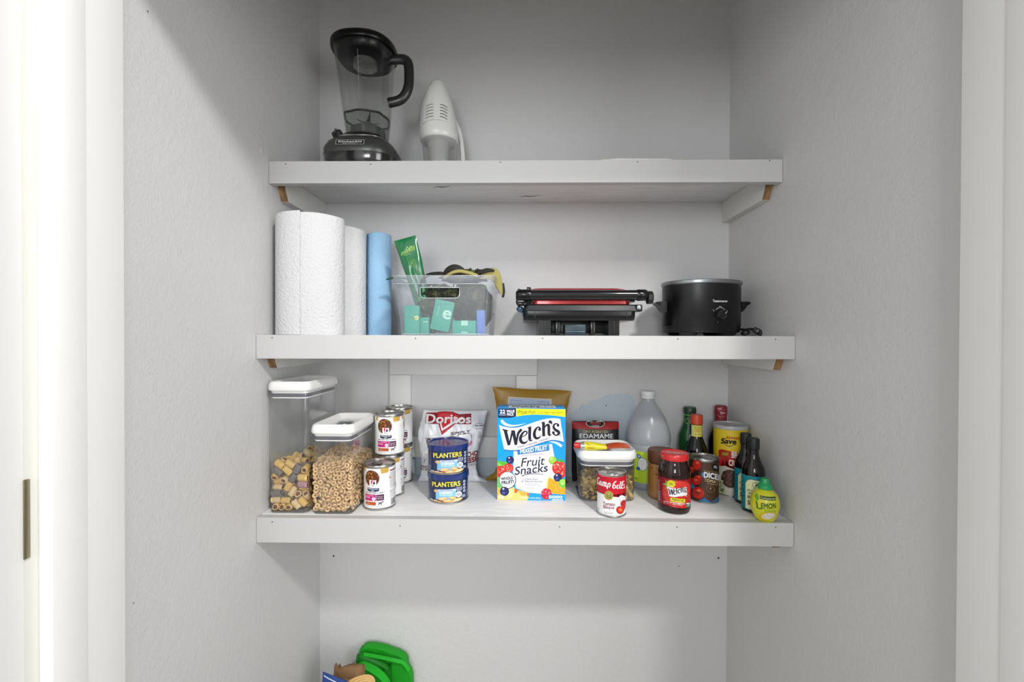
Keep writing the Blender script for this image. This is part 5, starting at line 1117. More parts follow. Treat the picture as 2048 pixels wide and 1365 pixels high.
# ------------------------------------------------------------------ lemon juice
x_, y_ = .5560, .0185; R = .0300
t = thing('lemon_juice_bottle', 'yellow lemon-shaped juice bottle with green cap at the shelf corner', 'bottle', (x_, y_, S3), facing(x_, y_))
lp = [(.0150, 0), (.0185, .0008), (.0225, .008), (.0270, .020), (.0294, .031), (.0300, .040), (.0288, .050), (.0255, .059), (.0195, .067), (.0130, .0715), (.0112, .074)]
def lr(v):
    for (r0, z0), (r1, z1) in zip(lp, lp[1:]):
        if z0 <= v <= z1: return r0 + (r1 - r0) * (v - z0) / (z1 - z0)
    return lp[-1][0]
obj('bottle_body', MB().lathe(lp, mat('d2d22c', .38, coat=.2, trans=.2, name='lemon_yellow_plastic'), 48), t, 60)
b = MB(); b.lathe([(.0115, .0715), (.0150, .0725), (.0150, .078), (.0142, .0805), (.0110, .084), (.0090, .086), (.0090, .0915), (.0075, .0955), (.0003, .0960)], mat('1f9a5a', .35, name='green_cap'), 36, cap0=False)
b.xf(Matrix.Translation((0, 0, 0))); obj('cap', b, t, 60)
A = Art(lambda x, y: (x, y), 1, step=.00007); q = .001
A.poly([(-.010, .0615), (.024, .0615), (.024, .0545), (-.010, .0545)], '2c4a26'); A.text('Concentrate', .007, .0580, .031, .0042, 'c8d0a0', .02)
A.disc(-.0170, .0560, .0045, '58a83a', ry=.0066, rot=.2); A.stroke([(-.0185, .051), (-.016, .061)], .0006, 'c8d23a')
A.stroke([(-.0175, .0480), (-.0150, .0330), (-.006, .0335)], [.0032, .0032, .0026], '2c5a20', sm=False)
A.text('EMON', .0080, .0425, .031, .0120, '2c5a20', .03, warp=lambda x: x * .10); A.text('juice', .011, .0315, .024, .0085, '58a83a', .0, shear=-.35)
A.disc(.006, .018, .0175, 'd8a01c', ry=.0100, rot=.35); A.disc(.0068, .0185, .0155, 'e9d04a', ry=.0085, rot=.35); A.disc(.008, .0190, .0135, 'd9d6ca', ry=.0072, rot=.35)
r_ = random.Random(5)
for k in range(34):
    a = r_.random() * 6.28; s_ = math.sqrt(r_.random()); A.disc(.008 + .012 * s_ * cos(a), .0190 + .0062 * s_ * sin(a), .0006, r_.choice(('9a978a', 'f0eee4', 'b8b4a0')), n=6)
A.text('15 FL OZ (443 mL)', .0, .0040, .028, .0024, '7a8a2a', .02)
A.build('label', t, on_cyl(lambda v: lr(v) + .0002), .0016, .0016)
# ------------------------------------------------------------------ paper towels
def towel_mat(name, col, strength=.8):
    m = bpy.data.materials.new(name); m.use_nodes = True; nt = m.node_tree; b = nt.nodes['Principled BSDF']; b.inputs['Base Color'].default_value = (*lin(col), 1); b.inputs['Roughness'].default_value = .9
    b.inputs['Specular IOR Level'].default_value = .1
    tc = nt.nodes.new('ShaderNodeTexCoord'); v = nt.nodes.new('ShaderNodeTexVoronoi'); v.inputs['Scale'].default_value = 210; v.feature = 'SMOOTH_F1'
    n = nt.nodes.new('ShaderNodeTexNoise'); n.inputs['Scale'].default_value = 90; n.inputs['Detail'].default_value = 3
    nt.links.new(tc.outputs['Object'], v.inputs['Vector']); nt.links.new(tc.outputs['Object'], n.inputs['Vector'])
    a = nt.nodes.new('ShaderNodeMath'); a.operation = 'ADD'; nt.links.new(v.outputs['Distance'], a.inputs[0]); nt.links.new(n.outputs['Fac'], a.inputs[1])
    bu = nt.nodes.new('ShaderNodeBump'); bu.inputs['Strength'].default_value = strength; bu.inputs['Distance'].default_value = .0018
    nt.links.new(a.outputs[0], bu.inputs['Height']); nt.links.new(bu.outputs[0], b.inputs['Normal']); return m
TOW = towel_mat('quilted_paper', 'd6d6d7'); TOWB = towel_mat('blue_paper', '9cc4e4', .5); CARD = mat('b59f7c', .8, name='card_core')
def roll(name, label, x, y, rx, ry, Hh, m, core=.021, flap=None, group=None):
    t = thing(name, label, 'paper towel', (x, y, S2), group=group); N = 72
    def ring(k, z, wob=0): return [Vector((k * rx * sin(a), -k * ry * cos(a), z + wob * sin(3 * a + 1))) for a in [2 * PI * i / N for i in range(N)]]
    b = MB(); kx = core / rx
    b.loft([ring(.985, 0), ring(1, .003), ring(1.0, Hh * .5), ring(1, Hh - .005, .001), ring(.985, Hh - .0012, .001), ring(.955, Hh, .001), ring(.9, Hh - .001), ring(kx * 1.15, Hh - .002), ring(kx * 1.15, .001), ring(.985, 0)], m, False, False)
    obj('towel_sheets', b, t, 50)
    b = MB(); c0 = [Vector((core * sin(a), -core * cos(a), 0)) for a in [2 * PI * i / 32 for i in range(32)]]
    b.loft([[p + Vector((0, 0, .0005)) for p in c0], [p + Vector((0, 0, Hh - .0015)) for p in c0], [p * .93 + Vector((0, 0, Hh - .0015)) for p in c0], [p * .93 + Vector((0, 0, .0005)) for p in c0], [p + Vector((0, 0, .0005)) for p in c0]], CARD, False, False)
    obj('card_core', b, t)
    if flap:
        a0, a1, off = flap; n = 40; rings = []
        for i in range(n + 1):
            s_ = i / n; a = a0 + (a1 - a0) * s_; k = 1 + off * min(1, s_ * 5) ; kk = k + .025
            lift = .0035 * s_
            rings.append([Vector((k * rx * sin(a), -k * ry * cos(a), .001)), Vector((k * rx * sin(a), -k * ry * cos(a), Hh + lift)), Vector((kk * rx * sin(a), -kk * ry * cos(a), Hh + lift - .0005)), Vector((kk * rx * sin(a), -kk * ry * cos(a), .0008))])
        obj('loose_sheet', MB().loft(rings, m), t, 40)
    return t
roll('paper_towel_roll', 'thick white quilted paper towel roll at the far left, nearest the edge', -.5130, .0640, .0790, .0560, .2840, TOW, flap=(-2.2, .02, .02))
roll('paper_towel_roll', 'white paper towel roll between the thick roll and the blue roll', -.4700, .1720, .0500, .0500, .2810, TOW)
roll('paper_towel_roll', 'slim blue shop towel roll beside the clear bin', -.4010, .2300, .0335, .0335, .2820, TOWB, .012)

def sheetfold(outline, y0, y1, m, seed=0, amp=.004):
    """a folded slab whose outline (x, z) is followed front to back, edges rounded"""
    b = MB(); c = Vector((sum(p[0] for p in outline) / len(outline), sum(p[1] for p in outline) / len(outline)))
    P = smooth_path([(x, z, 0) for x, z in outline] + [(outline[0][0], outline[0][1], 0)], 4)[:-1]
    def ring(y, k): return [Vector((c.x + (p.x - c.x) * k, y + amp * noise.noise(Vector((p.x * 30, p.y * 30, seed + y * 20))), c.y + (p.y - c.y) * k)) for p in P]
    th = y1 - y0
    b.loft([ring(y0, .80), ring(y0 - .001, .97), ring(y0 + th * .15, 1.0), ring(y1 - th * .15, 1.0), ring(y1, .97)], m); return b

# ------------------------------------------------------------------ clear bin
bx, by = -.1845, .0300
t = thing('storage_bin', 'cloudy clear plastic bin with handle slot beside the blue roll', 'bin', (bx, by, S2))
BIN = clear('cloudy_bin_plastic', (.93, .95, .98), milk=.17, milkcol=(.84, .88, .95), rough=.28, ior=1.4)
BINE = clear('bin_edge_plastic', (.95, .96, .98), milk=.5, milkcol=(.92, .94, .98), rough=.1)
W0, W1, D_, HB = .2110, .2340, .2400, .1405
zr = HB - .020
def bin_ring(z, inset=0.):
    k = z / HB; w = W0 + (W1 - W0) * k - inset * 2; d0 = .008 * (1 - k); return rrect(w, D_ - .012 - 2 * d0 - inset * 2, .016, z, 0, D_ / 2, 6)
N_ = len(bin_ring(0)); b = MB()
# side walls without the slotted front
R0, R1 = bin_ring(.004), bin_ring(zr)
fl = [i for i, p in enumerate(R0)]
# points on the straight front run between index (last of left-front corner) and first of right-front corner
b.loft([bin_ring(.0005, .003), bin_ring(.004)], BIN, True, False)
n1 = 7; 
front_a, front_b = N_ - 1, 0   # left-front corner end -> right-front corner start
idx = [(i, (i + 1) % N_) for i in range(N_) if not (i == N_ - 1)]
b.add(R0 + R1, [(a, c, c + N_, a + N_) for a, c in idx], BIN)
pa, pb, pc, pd = R0[front_a], R0[front_b], R1[front_b], R1[front_a]
hx0, hx1, hz0, hz1, hr = -.0560, .0370, .0880, .1130, .010
hole = [(hx0, hz1)] + [(hx0 + hr - hr * cos(q), hz0 + hr - hr * sin(q)) for q in [PI / 2 * k / 5 for k in range(6)]] + [(hx1 - hr + hr * sin(q), hz0 + hr - hr * cos(q)) for q in [PI / 2 * k / 5 for k in range(6)]] + [(hx1, hz1)]
outer = [(pa.x, pa.z), (pb.x, pb.z), (pc.x, pc.z), (pd.x, pd.z)]
yf = lambda z: pa.y + (pd.y - pa.y) * (z - pa.z) / (pd.z - pa.z)
tri = geometry.tessellate_polygon([[Vector((x, z, 0)) for x, z in outer], [Vector((x, z, 0)) for x, z in hole]])
allp = outer + hole
b.add([(x, yf(z), z) for x, z in allp], [tuple(f) for f in tri], BIN)
obj('bin_walls', b, t, 40)
b = MB(); hp_ = [Vector((x, yf(z) - .0005, z)) for x, z in hole]; b.tube(hp_ + [hp_[0]], .0011, BINE, 6); obj('slot_edge', b, t)
b = MB()
def rimring(k, z): return rrect(W1 + k, D_ - .012 + k, .018, z, 0, D_ / 2, 6)
b.loft([rimring(.001, zr), rimring(.009, zr), rimring(.010, zr + .001), rimring(.011, HB - .001), rimring(.008, HB), rimring(.003, HB - .0006), rimring(-.001, zr + .002)], BIN, False, False)
obj('rim', b, t, 40)
b = MB(); b.tube(rimring(.0098, zr + .0003) + [rimring(.0098, zr + .0003)[0]], .0009, BINE, 6); b.tube(rimring(.0100, HB - .0003) + [rimring(.0100, HB - .0003)[0]], .0008, BINE, 6)
b.tube(bin_ring(.0030) + [bin_ring(.0030)[0]], .0010, BINE, 6); obj('edge_bead', b, t)
BF = S2 + .0018
TEAL = mat('2f9c86', .5, name='teal_card')
def card(name, label, x, y, w, dd, h, rz=0, ry=0, art=None, m=TEAL, z=0):
    c = thing(name, label, 'packet', (x, y, BF + z), rot=(0, ry, rz)); obj('carton', MB().box(-w / 2, w / 2, 0, dd, 0, h, m, .0006), c)
    if art: A = Art(lambda x, y: (x, y), 1); art(A); A.build('front_print', c, on_plane(0), None, None)
    return c
card('tea_packet', 'teal packet with yellow dot at the left end of the clear bin', -.2650, .0560, .036, .014, .0700, 0, 0, lambda A: (A.disc(.011, .040, .0055, 'd6d88a', n=20), A.micro(-.004, .037, .014, .041, 1, '7a8a3a')))
card('tea_packet', 'small low teal packet between the two taller teal packets in the bin', -.2360, .0640, .022, .014, .0420, 0, 0, lambda A: A.rect(-.004, .030, .008, .032, 'a8d8c8'))
card('tea_packet', 'teal packet marked with a large pale letter e in the clear bin', -.1990, .0560, .046, .014, .0730, 0, .20, lambda A: (A.text('e', .011, .041, .021, .022, 'b2dcc8', .03), A.stroke([(-.012, .034), (-.012, .058)], .0012, '9fd0c0')), z=.010)
card('tea_packet', 'wide low teal packet with pale seal in the right half of the bin', -.1390, .0560, .056, .030, .0340, 0, 0, lambda A: (A.rect(-.007, .022, .009, .034, 'a8d8c4'), A.rect(-.007, .004, .009, .007, 'a8d8c4')))
card('blue_packet', 'blue packet standing in the right corner of the clear bin', -.1000, .0700, .020, .060, .060, .1, 0, None, mat('5c7fc4', .5, name='blue_card_packet'))
GFO = mat('0e6b3c', .25, spec=.7, coat=.4, bump=.25, bs=60, name='green_foil')
tt, mp = bag('snack_packet', 'glossy green foil packet sticking up out of the clear bin', 'packet', (-.2340, .1250, BF), .2560, .016, [-.014, -.016, -.020, -.022, -.026, -.029], [.014, .018, .022, .0250, .028, .028], GFO, seed=9, wr=.0025, rot=(0, -.26, 0), NU=20, NV=40)
A = Art(lambda x, y: (x, y), 1, step=.0001)
for k in range(12): A.stroke([(-.019 + k * .0032, .214 + k * .0004), (-.0165 + k * .0032, .222 + k * .0008)], .0012, 'a8cf6a')
A.stroke([(-.004, .224), (.002, .231), (.004, .222), (.009, .231), (.012, .226)], .0013, 'b8dc7a'); A.stroke([(-.014, .212), (.006, .213)], .0008, 'a8cf6a')
A.ring(.004, .188, .0095, .0008, '7fa84e'); A.stroke([(-.001, .184), (.006, .193), (.009, .189)], [.001, .0022, .001], '7fa84e'); A.stroke([(.000, .190), (.007, .184)], .0014, '7fa84e')
A.build('front_print', tt, mp, .003, .003)
tt = thing('snack_packet', 'small dark green packet corner poking over the left rim of the bin', 'packet', (0, 0, 0))
b = MB(); b.strip(smooth_path([(-.262, .185, BF + .002), (-.268, .180, BF + .08), (-.284, .165, BF + .136), (-.320, .145, BF + .1490), (-.352, .135, BF + .1430)], 8), (0, 1, 0), lambda s: .046 * (1 - max(0, s - .6) / .4 * .9), .0025, mat('0f5c40', .3, name='dark_green_foil')); obj('pouch', b, tt, 50)
# camouflage cloth hats heaped in the bin
def camo():
    m = bpy.data.materials.new('camouflage_cloth'); m.use_nodes = True; nt = m.node_tree; b = nt.nodes['Principled BSDF']; b.inputs['Roughness'].default_value = .9
    tc = nt.nodes.new('ShaderNodeTexCoord'); n = nt.nodes.new('ShaderNodeTexNoise'); n.inputs['Scale'].default_value = 45; n.inputs['Detail'].default_value = 2.5
    nt.links.new(tc.outputs['Object'], n.inputs['Vector']); r = nt.nodes.new('ShaderNodeValToRGB'); r.color_ramp.interpolation = 'CONSTANT'
    e = r.color_ramp.elements; e[0].position = 0; e[0].color = (*lin('1b1d16'), 1); e[1].position = .44; e[1].color = (*lin('3a3f26'), 1)
    for p, c in ((.52, '23251a'), (.58, '5c5c38'), (.66, '2c2a20')): q = e.new(p); q.color = (*lin(c), 1)
    nt.links.new(n.outputs['Fac'], r.inputs['Fac']); nt.links.new(r.outputs[0], b.inputs['Base Color']); return m
CAMO = camo(); KHAKI = mat('a59a5c', .85, bump=.3, bs=300, name='khaki_cloth'); STRAP = mat('17160f', .7, name='black_webbing')
def blob(cx_, cy_, cz_, rx, ry, rz_, m, seed, amp=.22, zmin=None, n1=26, n2=18):
    b = MB(); rings = []
    for i in range(1, n2):
        th = PI * i / n2; row = []
        for j_ in range(n1):
            a = 2 * PI * j_ / n1; d = Vector((sin(th) * cos(a), sin(th) * sin(a), cos(th)))
            f = 1 + amp * noise.noise(d * 2.2 + Vector((seed, 0, 0))) + amp * .6 * noise.noise(d * 5 + Vector((0, seed, 0)))
            p = Vector((cx_ + rx * f * d.x, cy_ + ry * f * d.y, cz_ + rz_ * f * d.z))
            if zmin is not None: p.z = max(p.z, zmin)
            row.append(p)
        rings.append(row)
    return b.loft(rings, m)
def brim(pts, wd, th=.003, m=KHAKI):
    b = MB(); b.strip(smooth_path(pts, 8), wd[0], wd[1], th, m); return b
h = thing('camouflage_hat', 'camouflage cloth hat heaped in the clear bin with khaki brim hanging out', 'hat', (0, 0, 0))
obj('crown', blob(-.137, .160, BF + .078, .060, .058, .062, CAMO, 3, .3, BF + .001), h, 60)
obj('crown_fold', blob(-.150, .092, BF + .140, .046, .022, .014, CAMO, 12, .5, BF + .124), h, 60)
obj('crown_fold', blob(-.196, .080, BF + .100, .040, .018, .022, CAMO, 15, .5), h, 60)
obj('crown_fold', blob(-.215, .085, BF + .072, .040, .016, .018, CAMO, 19, .6), h, 60)
obj('front_brim', brim([(-.190, .070, BF + .138), (-.170, .062, BF + .149), (-.150, .060, BF + .153), (-.128, .062, BF + .149), (-.108, .068, BF + .143)], ((0, .6, 1), .008), .003), h, 60)
obj('brim', sheetfold([(-.150, BF + .140), (-.120, BF + .150), (-.0937, BF + .1600), (-.0735, BF + .1650), (-.0575, BF + .1580), (-.0500, BF + .136), (-.0475, BF + .110), (-.0490, BF + .098), (-.0560, BF + .108), (-.0660, BF + .124), (-.085, BF + .138), (-.120, BF + .135)], .086, .093, KHAKI, 4, .006), h, 60)
for cx_, cz_, q in ((-.1330, .150, 3), (-.108, .148, 6), (-.168, .149, 9)): obj('crown_fold', blob(cx_, .105, BF + cz_, .020, .022, .013, CAMO, q, .7), h, 60)
obj('brim_edge', brim([(-.1120, .080, BF + .148), (-.100, .080, BF + .154), (-.084, .080, BF + .1585), (-.068, .080, BF + .1570)], ((0, .25, 1), lambda s: .003 + .007 * sin(PI * s)), .004, STRAP), h, 60)
obj('brim_edge', brim([(-.0475, .090, BF + .128), (-.0450, .092, BF + .108), (-.0480, .094, BF + .093)], ((1, .3, 0), .005), .004, STRAP), h, 60)
h = thing('camouflage_hat', 'darker camouflage hat folded behind the green packet inside the clear bin', 'hat', (0, 0, 0))
obj('crown', blob(-.240, .222, BF + .066, .030, .030, .056, CAMO, 8, .3, BF + .001), h, 60)
obj('brim', brim([(-.262, .175, BF + .100), (-.250, .165, BF + .128), (-.236, .160, BF + .134)], ((0, 1, 0), .030), .003, CAMO), h, 60)
h = thing('black_strap', 'black webbing strap looping out over the clear bin rim', 'strap', (0, 0, 0))
obj('webbing', brim([(-.262, .110, BF + .098), (-.256, .105, BF + .128), (-.240, .100, BF + .147), (-.215, .095, BF + .1525), (-.190, .092, BF + .1500), (-.170, .090, BF + .135), (-.172, .090, BF + .105)], ((0, .35, 1), .0085), .0022, STRAP), h, 60)
obj('webbing', brim([(-.196, .085, BF + .140), (-.186, .083, BF + .157), (-.168, .082, BF + .1655), (-.150, .083, BF + .161), (-.136, .086, BF + .150)], ((0, .3, 1), lambda s: .006 + .010 * sin(PI * s)), .0022, STRAP), h, 60)

# ------------------------------------------------------------------ contact grill
px0, py0 = .1390, .0600
t = thing('contact_grill', 'black and red contact grill with long front handle on the middle shelf', 'grill', (px0, py0, S2))
Q = .1877e-3
def X(z_): return (z_ - 970) * Q
def Zz(y_): return (836 - y_) * Q
GB = mat('08090a', .22, spec=.45, name='gloss_black_plastic'); RED = mat('a3161b', .25, coat=.6, metal=.3, name='red_enamel'); STEEL = mat('4c6472', .35, metal=.7)
b = MB()
b.loft([rrect(.2650, .200, .012, Zz(640), X(962), .105), rrect(.2690, .205, .014, Zz(625), X(962), .105), rrect(.2710, .208, .014, Zz(560), X(962), .105), rrect(.2710, .208, .012, Zz(520), X(962), .105)], GB)
for zx in (395, 1560): b.box(X(zx) - .0008, X(zx) + .0008, -.0005, .004, Zz(630), Zz(530), GB, .0003)
obj('lower_housing', b, t, 40)
b = MB(); b.loft([rrect(.2740, .212, .010, Zz(522), X(975), .104), rrect(.2800, .216, .010, Zz(515), X(975), .104), rrect(.2720, .212, .012, Zz(450), X(985), .104), rrect(.2620, .205, .012, Zz(436), X(985), .104)], mat('141a1e', .35, name='dark_grey_shell')); obj('drip_flange', b, t, 40)
b = MB(); b.loft([rrect(.2330, .192, .012, Zz(437), X(985), .100), rrect(.2350, .196, .014, Zz(430), X(985), .100), rrect(.2350, .196, .014, Zz(400), X(985), .100), rrect(.2330, .192, .014, Zz(300), X(985), .100)], RED); obj('upper_plate_trim', b, t, 40)
b = MB(); b.loft([rrect(.2700, .210, .022, Zz(395), X(975), .110), rrect(.2740, .216, .024, Zz(340), X(975), .112), rrect(.2700, .212, .024, Zz(262), X(975), .112), rrect(.262, .205, .024, Zz(250), X(970), .112)], GB); obj('upper_housing', b, t, 40)
b = MB(); b.loft([rrect(.2480, .196, .030, Zz(256), X(955), .105), rrect(.2400, .190, .030, Zz(228), X(950), .108), rrect(.2200, .176, .028, Zz(214), X(945), .112), rrect(.16, .12, .02, Zz(209), X(945), .115)], RED); obj('red_top_cover', b, t, 60)
b = MB(); r = .0122; b.tube([(X(335), -.006, Zz(320)), (X(1680), -.006, Zz(320))], r, mat('15181a', .12, coat=1, metal=.6, name='polished_black_bar'), 32); obj('handle_bar', b, t)
for a_, c_ in ((150, 340), (1675, 1812)):
    b = MB(); s_ = [X(a_), X(a_ + 18), X(a_ + 40), X(c_ - 20), X(c_)] if a_ < 500 else [X(a_), X(a_ + 20), X(c_ - 30), X(c_ - 12), X(c_)]
    rr = [.008, .0115, .0135, .0138, .0128] if a_ < 500 else [.0128, .0138, .0135, .012, .009]
    b.loft([[Vector((x, -.006 + r_ * 1.05 * cos(q), Zz(320) + r_ * sin(q))) for q in [2 * PI * k / 28 for k in range(28)]] for x, r_ in zip(s_, rr)], GB)
    b.box(X(a_ + 30), X(c_ - 30), -.004, .060, Zz(350), Zz(285), GB, .003); obj('handle_mount', b, t, 40)
b = MB(); N = 8
b.loft([[Vector((x, -.002 + r_ * cos(q), Zz(350) + r_ * sin(q))) for q in [2 * PI * (k + .5) / N for k in range(N)]] for x, r_ in ((X(1808), .012), (X(1815), .0160), (X(1868), .0160), (X(1882), .013))], BLACKM); obj('temperature_knob', b, t, 20)
b = MB(); b.lathe([(.003, -.007), (.0075, -.005), (.009, 0), (.0075, .005), (.003, .007)], mat('5b7390', .12, metal=1, name='blue_steel'), 24); b.xf(Matrix.Translation((X(205), .000, Zz(500))) @ Euler((.3, .5, 0)).to_matrix().to_4x4())
b.box(X(150), X(185), -.004, .006, Zz(430), Zz(300), GB, .002); b.box(X(160), X(280), -.003, .010, Zz(455), Zz(400), GB, .003); obj('side_latch', b, t, 40)
b = MB(); b.box(X(1655), X(1765), .002, .030, Zz(525), Zz(435), BLACKM, .003); b.box(X(1690), X(1740), -.002, .004, Zz(500), Zz(450), mat('9aa0a4', .3, metal=.8), .001); obj('hinge_bracket', b, t, 40)
b = MB(); b.box(X(168), X(215), .004, .020, Zz(262), Zz(232), GB, .003); b.box(X(290), X(345), .004, .010, Zz(262), Zz(212), GB, .001, M=None); obj('lock_lever', b, t, 40)
for zx0, zx1 in ((445, 600), (1335, 1475)):
    b = MB(); sgn = 1 if zx0 > 900 else -1
    b.loft([[Vector((x, y, z)) for x, y in ((X(zx0 - (0 if sgn > 0 else 0)), .006), (X(zx1), .006), (X(zx1), .180), (X(zx0), .180))] for z in (0, Zz(638))], GB)
    b.box(X((zx0 + zx1) / 2) - .0012, X((zx0 + zx1) / 2) + .0012, .0035, .008, .001, Zz(645), BLACKM, .0005); obj('foot', b, t, 30)
b = MB(); b.box(X(598), X(1337), .060, .066, 0.004, Zz(640), mat('17191b', .4), .001); b.box(X(598), X(1337), .03, .060, .001, .006, BLACKM, .0005)
b.box(X(665), X(720), .02, .062, .002, Zz(640), GB, .001); b.box(X(1120), X(1180), .02, .062, .002, Zz(640), GB, .001); obj('base_panel', b, t, 30)
b = MB(); b.box(X(780), X(1052), .010, .055, .001, Zz(690), mat('26343d', .4, metal=.3, name='drip_tray_grey'), .002); b.box(X(790), X(1042), .0085, .012, .009, .011, STEEL, .0004); obj('drip_tray', b, t, 30)

# ------------------------------------------------------------------ slow cooker
cx_, cy_ = .4720, .1780
t = thing('slow_cooker', 'black oval slow cooker with steel rim at the right end', 'cooker', (cx_, cy_, S2))
RX, RY = .0985, .0800
BODY = mat('0a0b0c', .34, spec=.4, name='satin_black_steel')
b = MB(); b.lathe([(.93, .0090), (.965, .0105), (.975, .018), (.985, .020), (.985, .024), (1, .026), (1, .132)], BODY, 72, sx=RX, sy=RY, cap1=False); obj('cooker_body', b, t)
b = MB(); b.lathe([(1.0, .131), (1.030, .133), (1.035, .136), (1.03, .1405), (1.0, .1420), (.95, .1410), (.93, .125), (.90, .05), (.5, .04), (.001, .04)], mat('8f9294', .3, metal=.9, name='brushed_rim'), 72, sx=RX, sy=RY, cap0=False); obj('rim', b, t)
for a in (-.75, .75, PI - .75, PI + .75):
    b = MB(); b.lathe([(.014, 0), (.021, .003), (.024, .0095)], BLACKM, 24, c=(RX * .72 * sin(a), -RY * .72 * cos(a))); obj('foot', b, t)
for s_ in (-1, 1):
    b = MB(); xs = s_ * RX
    b.loft([[Vector((xs * .97, y, z)) for y, z in ((-.022, .062), (.022, .062), (.024, .090), (-.024, .090))], [Vector((xs + s_ * .006, y, z)) for y, z in ((-.021, .069), (.021, .069), (.023, .090), (-.023, .090))],
            [Vector((xs + s_ * .014, y, z)) for y, z in ((-.019, .080), (.019, .080), (.021, .0905), (-.021, .0905))], [Vector((xs + s_ * .0235, y, z)) for y, z in ((-.016, .0845), (.016, .0845), (.016, .0895), (-.016, .0895))]], GB)
    obj('handle', b, t, 40)
dx = .0165
def on_oval(u, v, o):
    a = math.asin(max(-.99, min(.99, (u + dx) / RX))); return ((RX + o + .0003) * sin(a), -(RY + o + .0003) * cos(a), v)
A = Art(lambda x, y: (x / 1000, y / 1000), 1)
A.text('Toastmaster', 0, 87, 39, 6.2, 'dcdde0', .03)
A.stroke([(13.5 * cos(q), 58 + 13 * sin(q)) for q in [math.radians(k) for k in range(30, 151, 10)]], 1.2, 'cfd0d3')
A.text('Low', 0, 74, 6.5, 2.2, 'cfd0d3', .01); A.text('Warm', -17, 63.5, 6, 1.9, 'cfd0d3', .01, rot=-.9); A.text('High', 17, 63.5, 5, 1.9, 'cfd0d3', .01, rot=.9); A.disc(-6, 34.5, .8, 'b8b9bb')
A.build('front_print', t, on_oval, .0025)
b = MB(); b.lathe([(.0135, 0), (.0140, .002), (.0125, .010), (.0110, .012), (.001, .012)], BLACKM, 32, cap0=False); b.box(-.0025, .0025, -.012, .011, .010, .0165, GB, .001); b.box(-.0005, .0005, .003, .010, .0162, .0170, mat('d8d8d8', .4))
a = math.asin(dx / RX); obj('control_knob', b, t, 40, loc=(RX * sin(a), -RY * cos(a), .0530), rot=Euler((PI / 2, .8, .12), 'XYZ'))
b = MB(); b.tube(smooth_path([(.070, .045, .010), (.090, .020, .012), (.100, -.004, .018), (.112, -.020, .016), (.108, -.034, .008), (.098, -.030, .005), (.101, -.016, .010), (.116, -.018, .019), (.124, -.026, .018)], 8), .0032, BLACKM, 10)
cord = obj('power_cord', b, t, 60)
b = MB(); Mx = Matrix.Translation((.133, -.032, .0125)) @ Euler((0, .62, -.35)).to_matrix().to_4x4(); b.box(-.013, .012, -.0075, .0075, -.0065, .0065, BLACKM, .003); b.box(-.006, .004, -.0085, .0085, -.0075, .0075, GB, .002)
for q in (-.0042, .0042): b.box(.012, .0185, q - .0008, q + .0008, -.0025, .0025, mat('5c5a50', .35, metal=1))
b.xf(Mx); obj('plug', b, cord, 40)
# ------------------------------------------------------------------ blender
gx, gy = -.4120, .1500
t = thing('countertop_blender', 'dark countertop blender with clear empty jar standing on the topmost shelf', 'blender', (gx, gy, S1))
GREY = mat('4c4e4b', .32, metal=.5, name='pewter_enamel'); BB = mat('070708', .14, coat=1, name='gloss_black_base'); CHR = mat('c8c8c4', .15, metal=1)
def sup(w, d, z, p=3.2, cx=0, cy=0, n=48):
    out = []
    for k in range(n):
        a = 2 * PI * k / n; c, s_ = cos(a), sin(a)
        out.append(Vector((cx + w / 2 * math.copysign(abs(c) ** (2 / p), c), cy + d / 2 * math.copysign(abs(s_) ** (2 / p), s_), z)))
    return out
b = MB(); b.loft([sup(.166, .166, 0), sup(.172, .172, .003), sup(.181, .181, .020), sup(.180, .180, .046), sup(.168, .168, .050)], BB); obj('base_bottom', b, t, 40)
b = MB(); b.loft([sup(.1810, .1810, .030), sup(.1835, .1835, .034), sup(.182, .182, .050), sup(.166, .166, .065), sup(.146, .146, .0745), sup(.125, .125, .0780)], GREY); obj('motor_housing', b, t, 50)
b = MB(); b.loft([sup(.1360, .1360, .0760), sup(.138, .138, .0780), sup(.134, .134, .0800), sup(.120, .120, .0810)], CHR); obj('chrome_ring', b, t, 50)
b = MB(); b.loft([sup(.122, .122, .080, 2.4), sup(.118, .118, .085, 2.4), sup(.112, .112, .092, 2.4)], BB); obj('jar_collar', b, t, 50)
A = Art(lambda x, y: (x / 1000, y / 1000), 1)
A.rect(-29, 6, 29, -6.5, 'b0b0ac'); A.rect(-28, 5, 28, -5.5, '23211f'); A.text('KitchenAid', 0, 1.2, 47, 5.2, 'c9c9c5', .03); A.text('ARCHITECT', 0, -3.4, 30, 2.0, 'b0b0ac', .01)
def plate(u, v, o):
    x = u * 1.2 - .004; zz = .0455 + v * .95; yy = -(.0912 - .30 * max(0, (v + .006)) * .62) - o - .0012
    return (x, yy - .0004, zz + .004)
A.build('name_plate', t, plate, None, None)
b = MB(); N = 14
b.loft([[Vector((r_ * (1 + .06 * (k % 2)) * cos(2 * PI * k / N), r_ * (1 + .06 * (k % 2)) * sin(2 * PI * k / N), z)) for k in range(N)] for r_, z in ((.010, 0), (.0125, .003), (.0125, .010), (.0105, .015))], BLACKM); b.box(-.003, .003, -.014, .014, .012, .019, BB, .0015)
obj('control_dial', b, t, 30, loc=(-.048, -.050, .080), rot=(.75, -.35, 0))
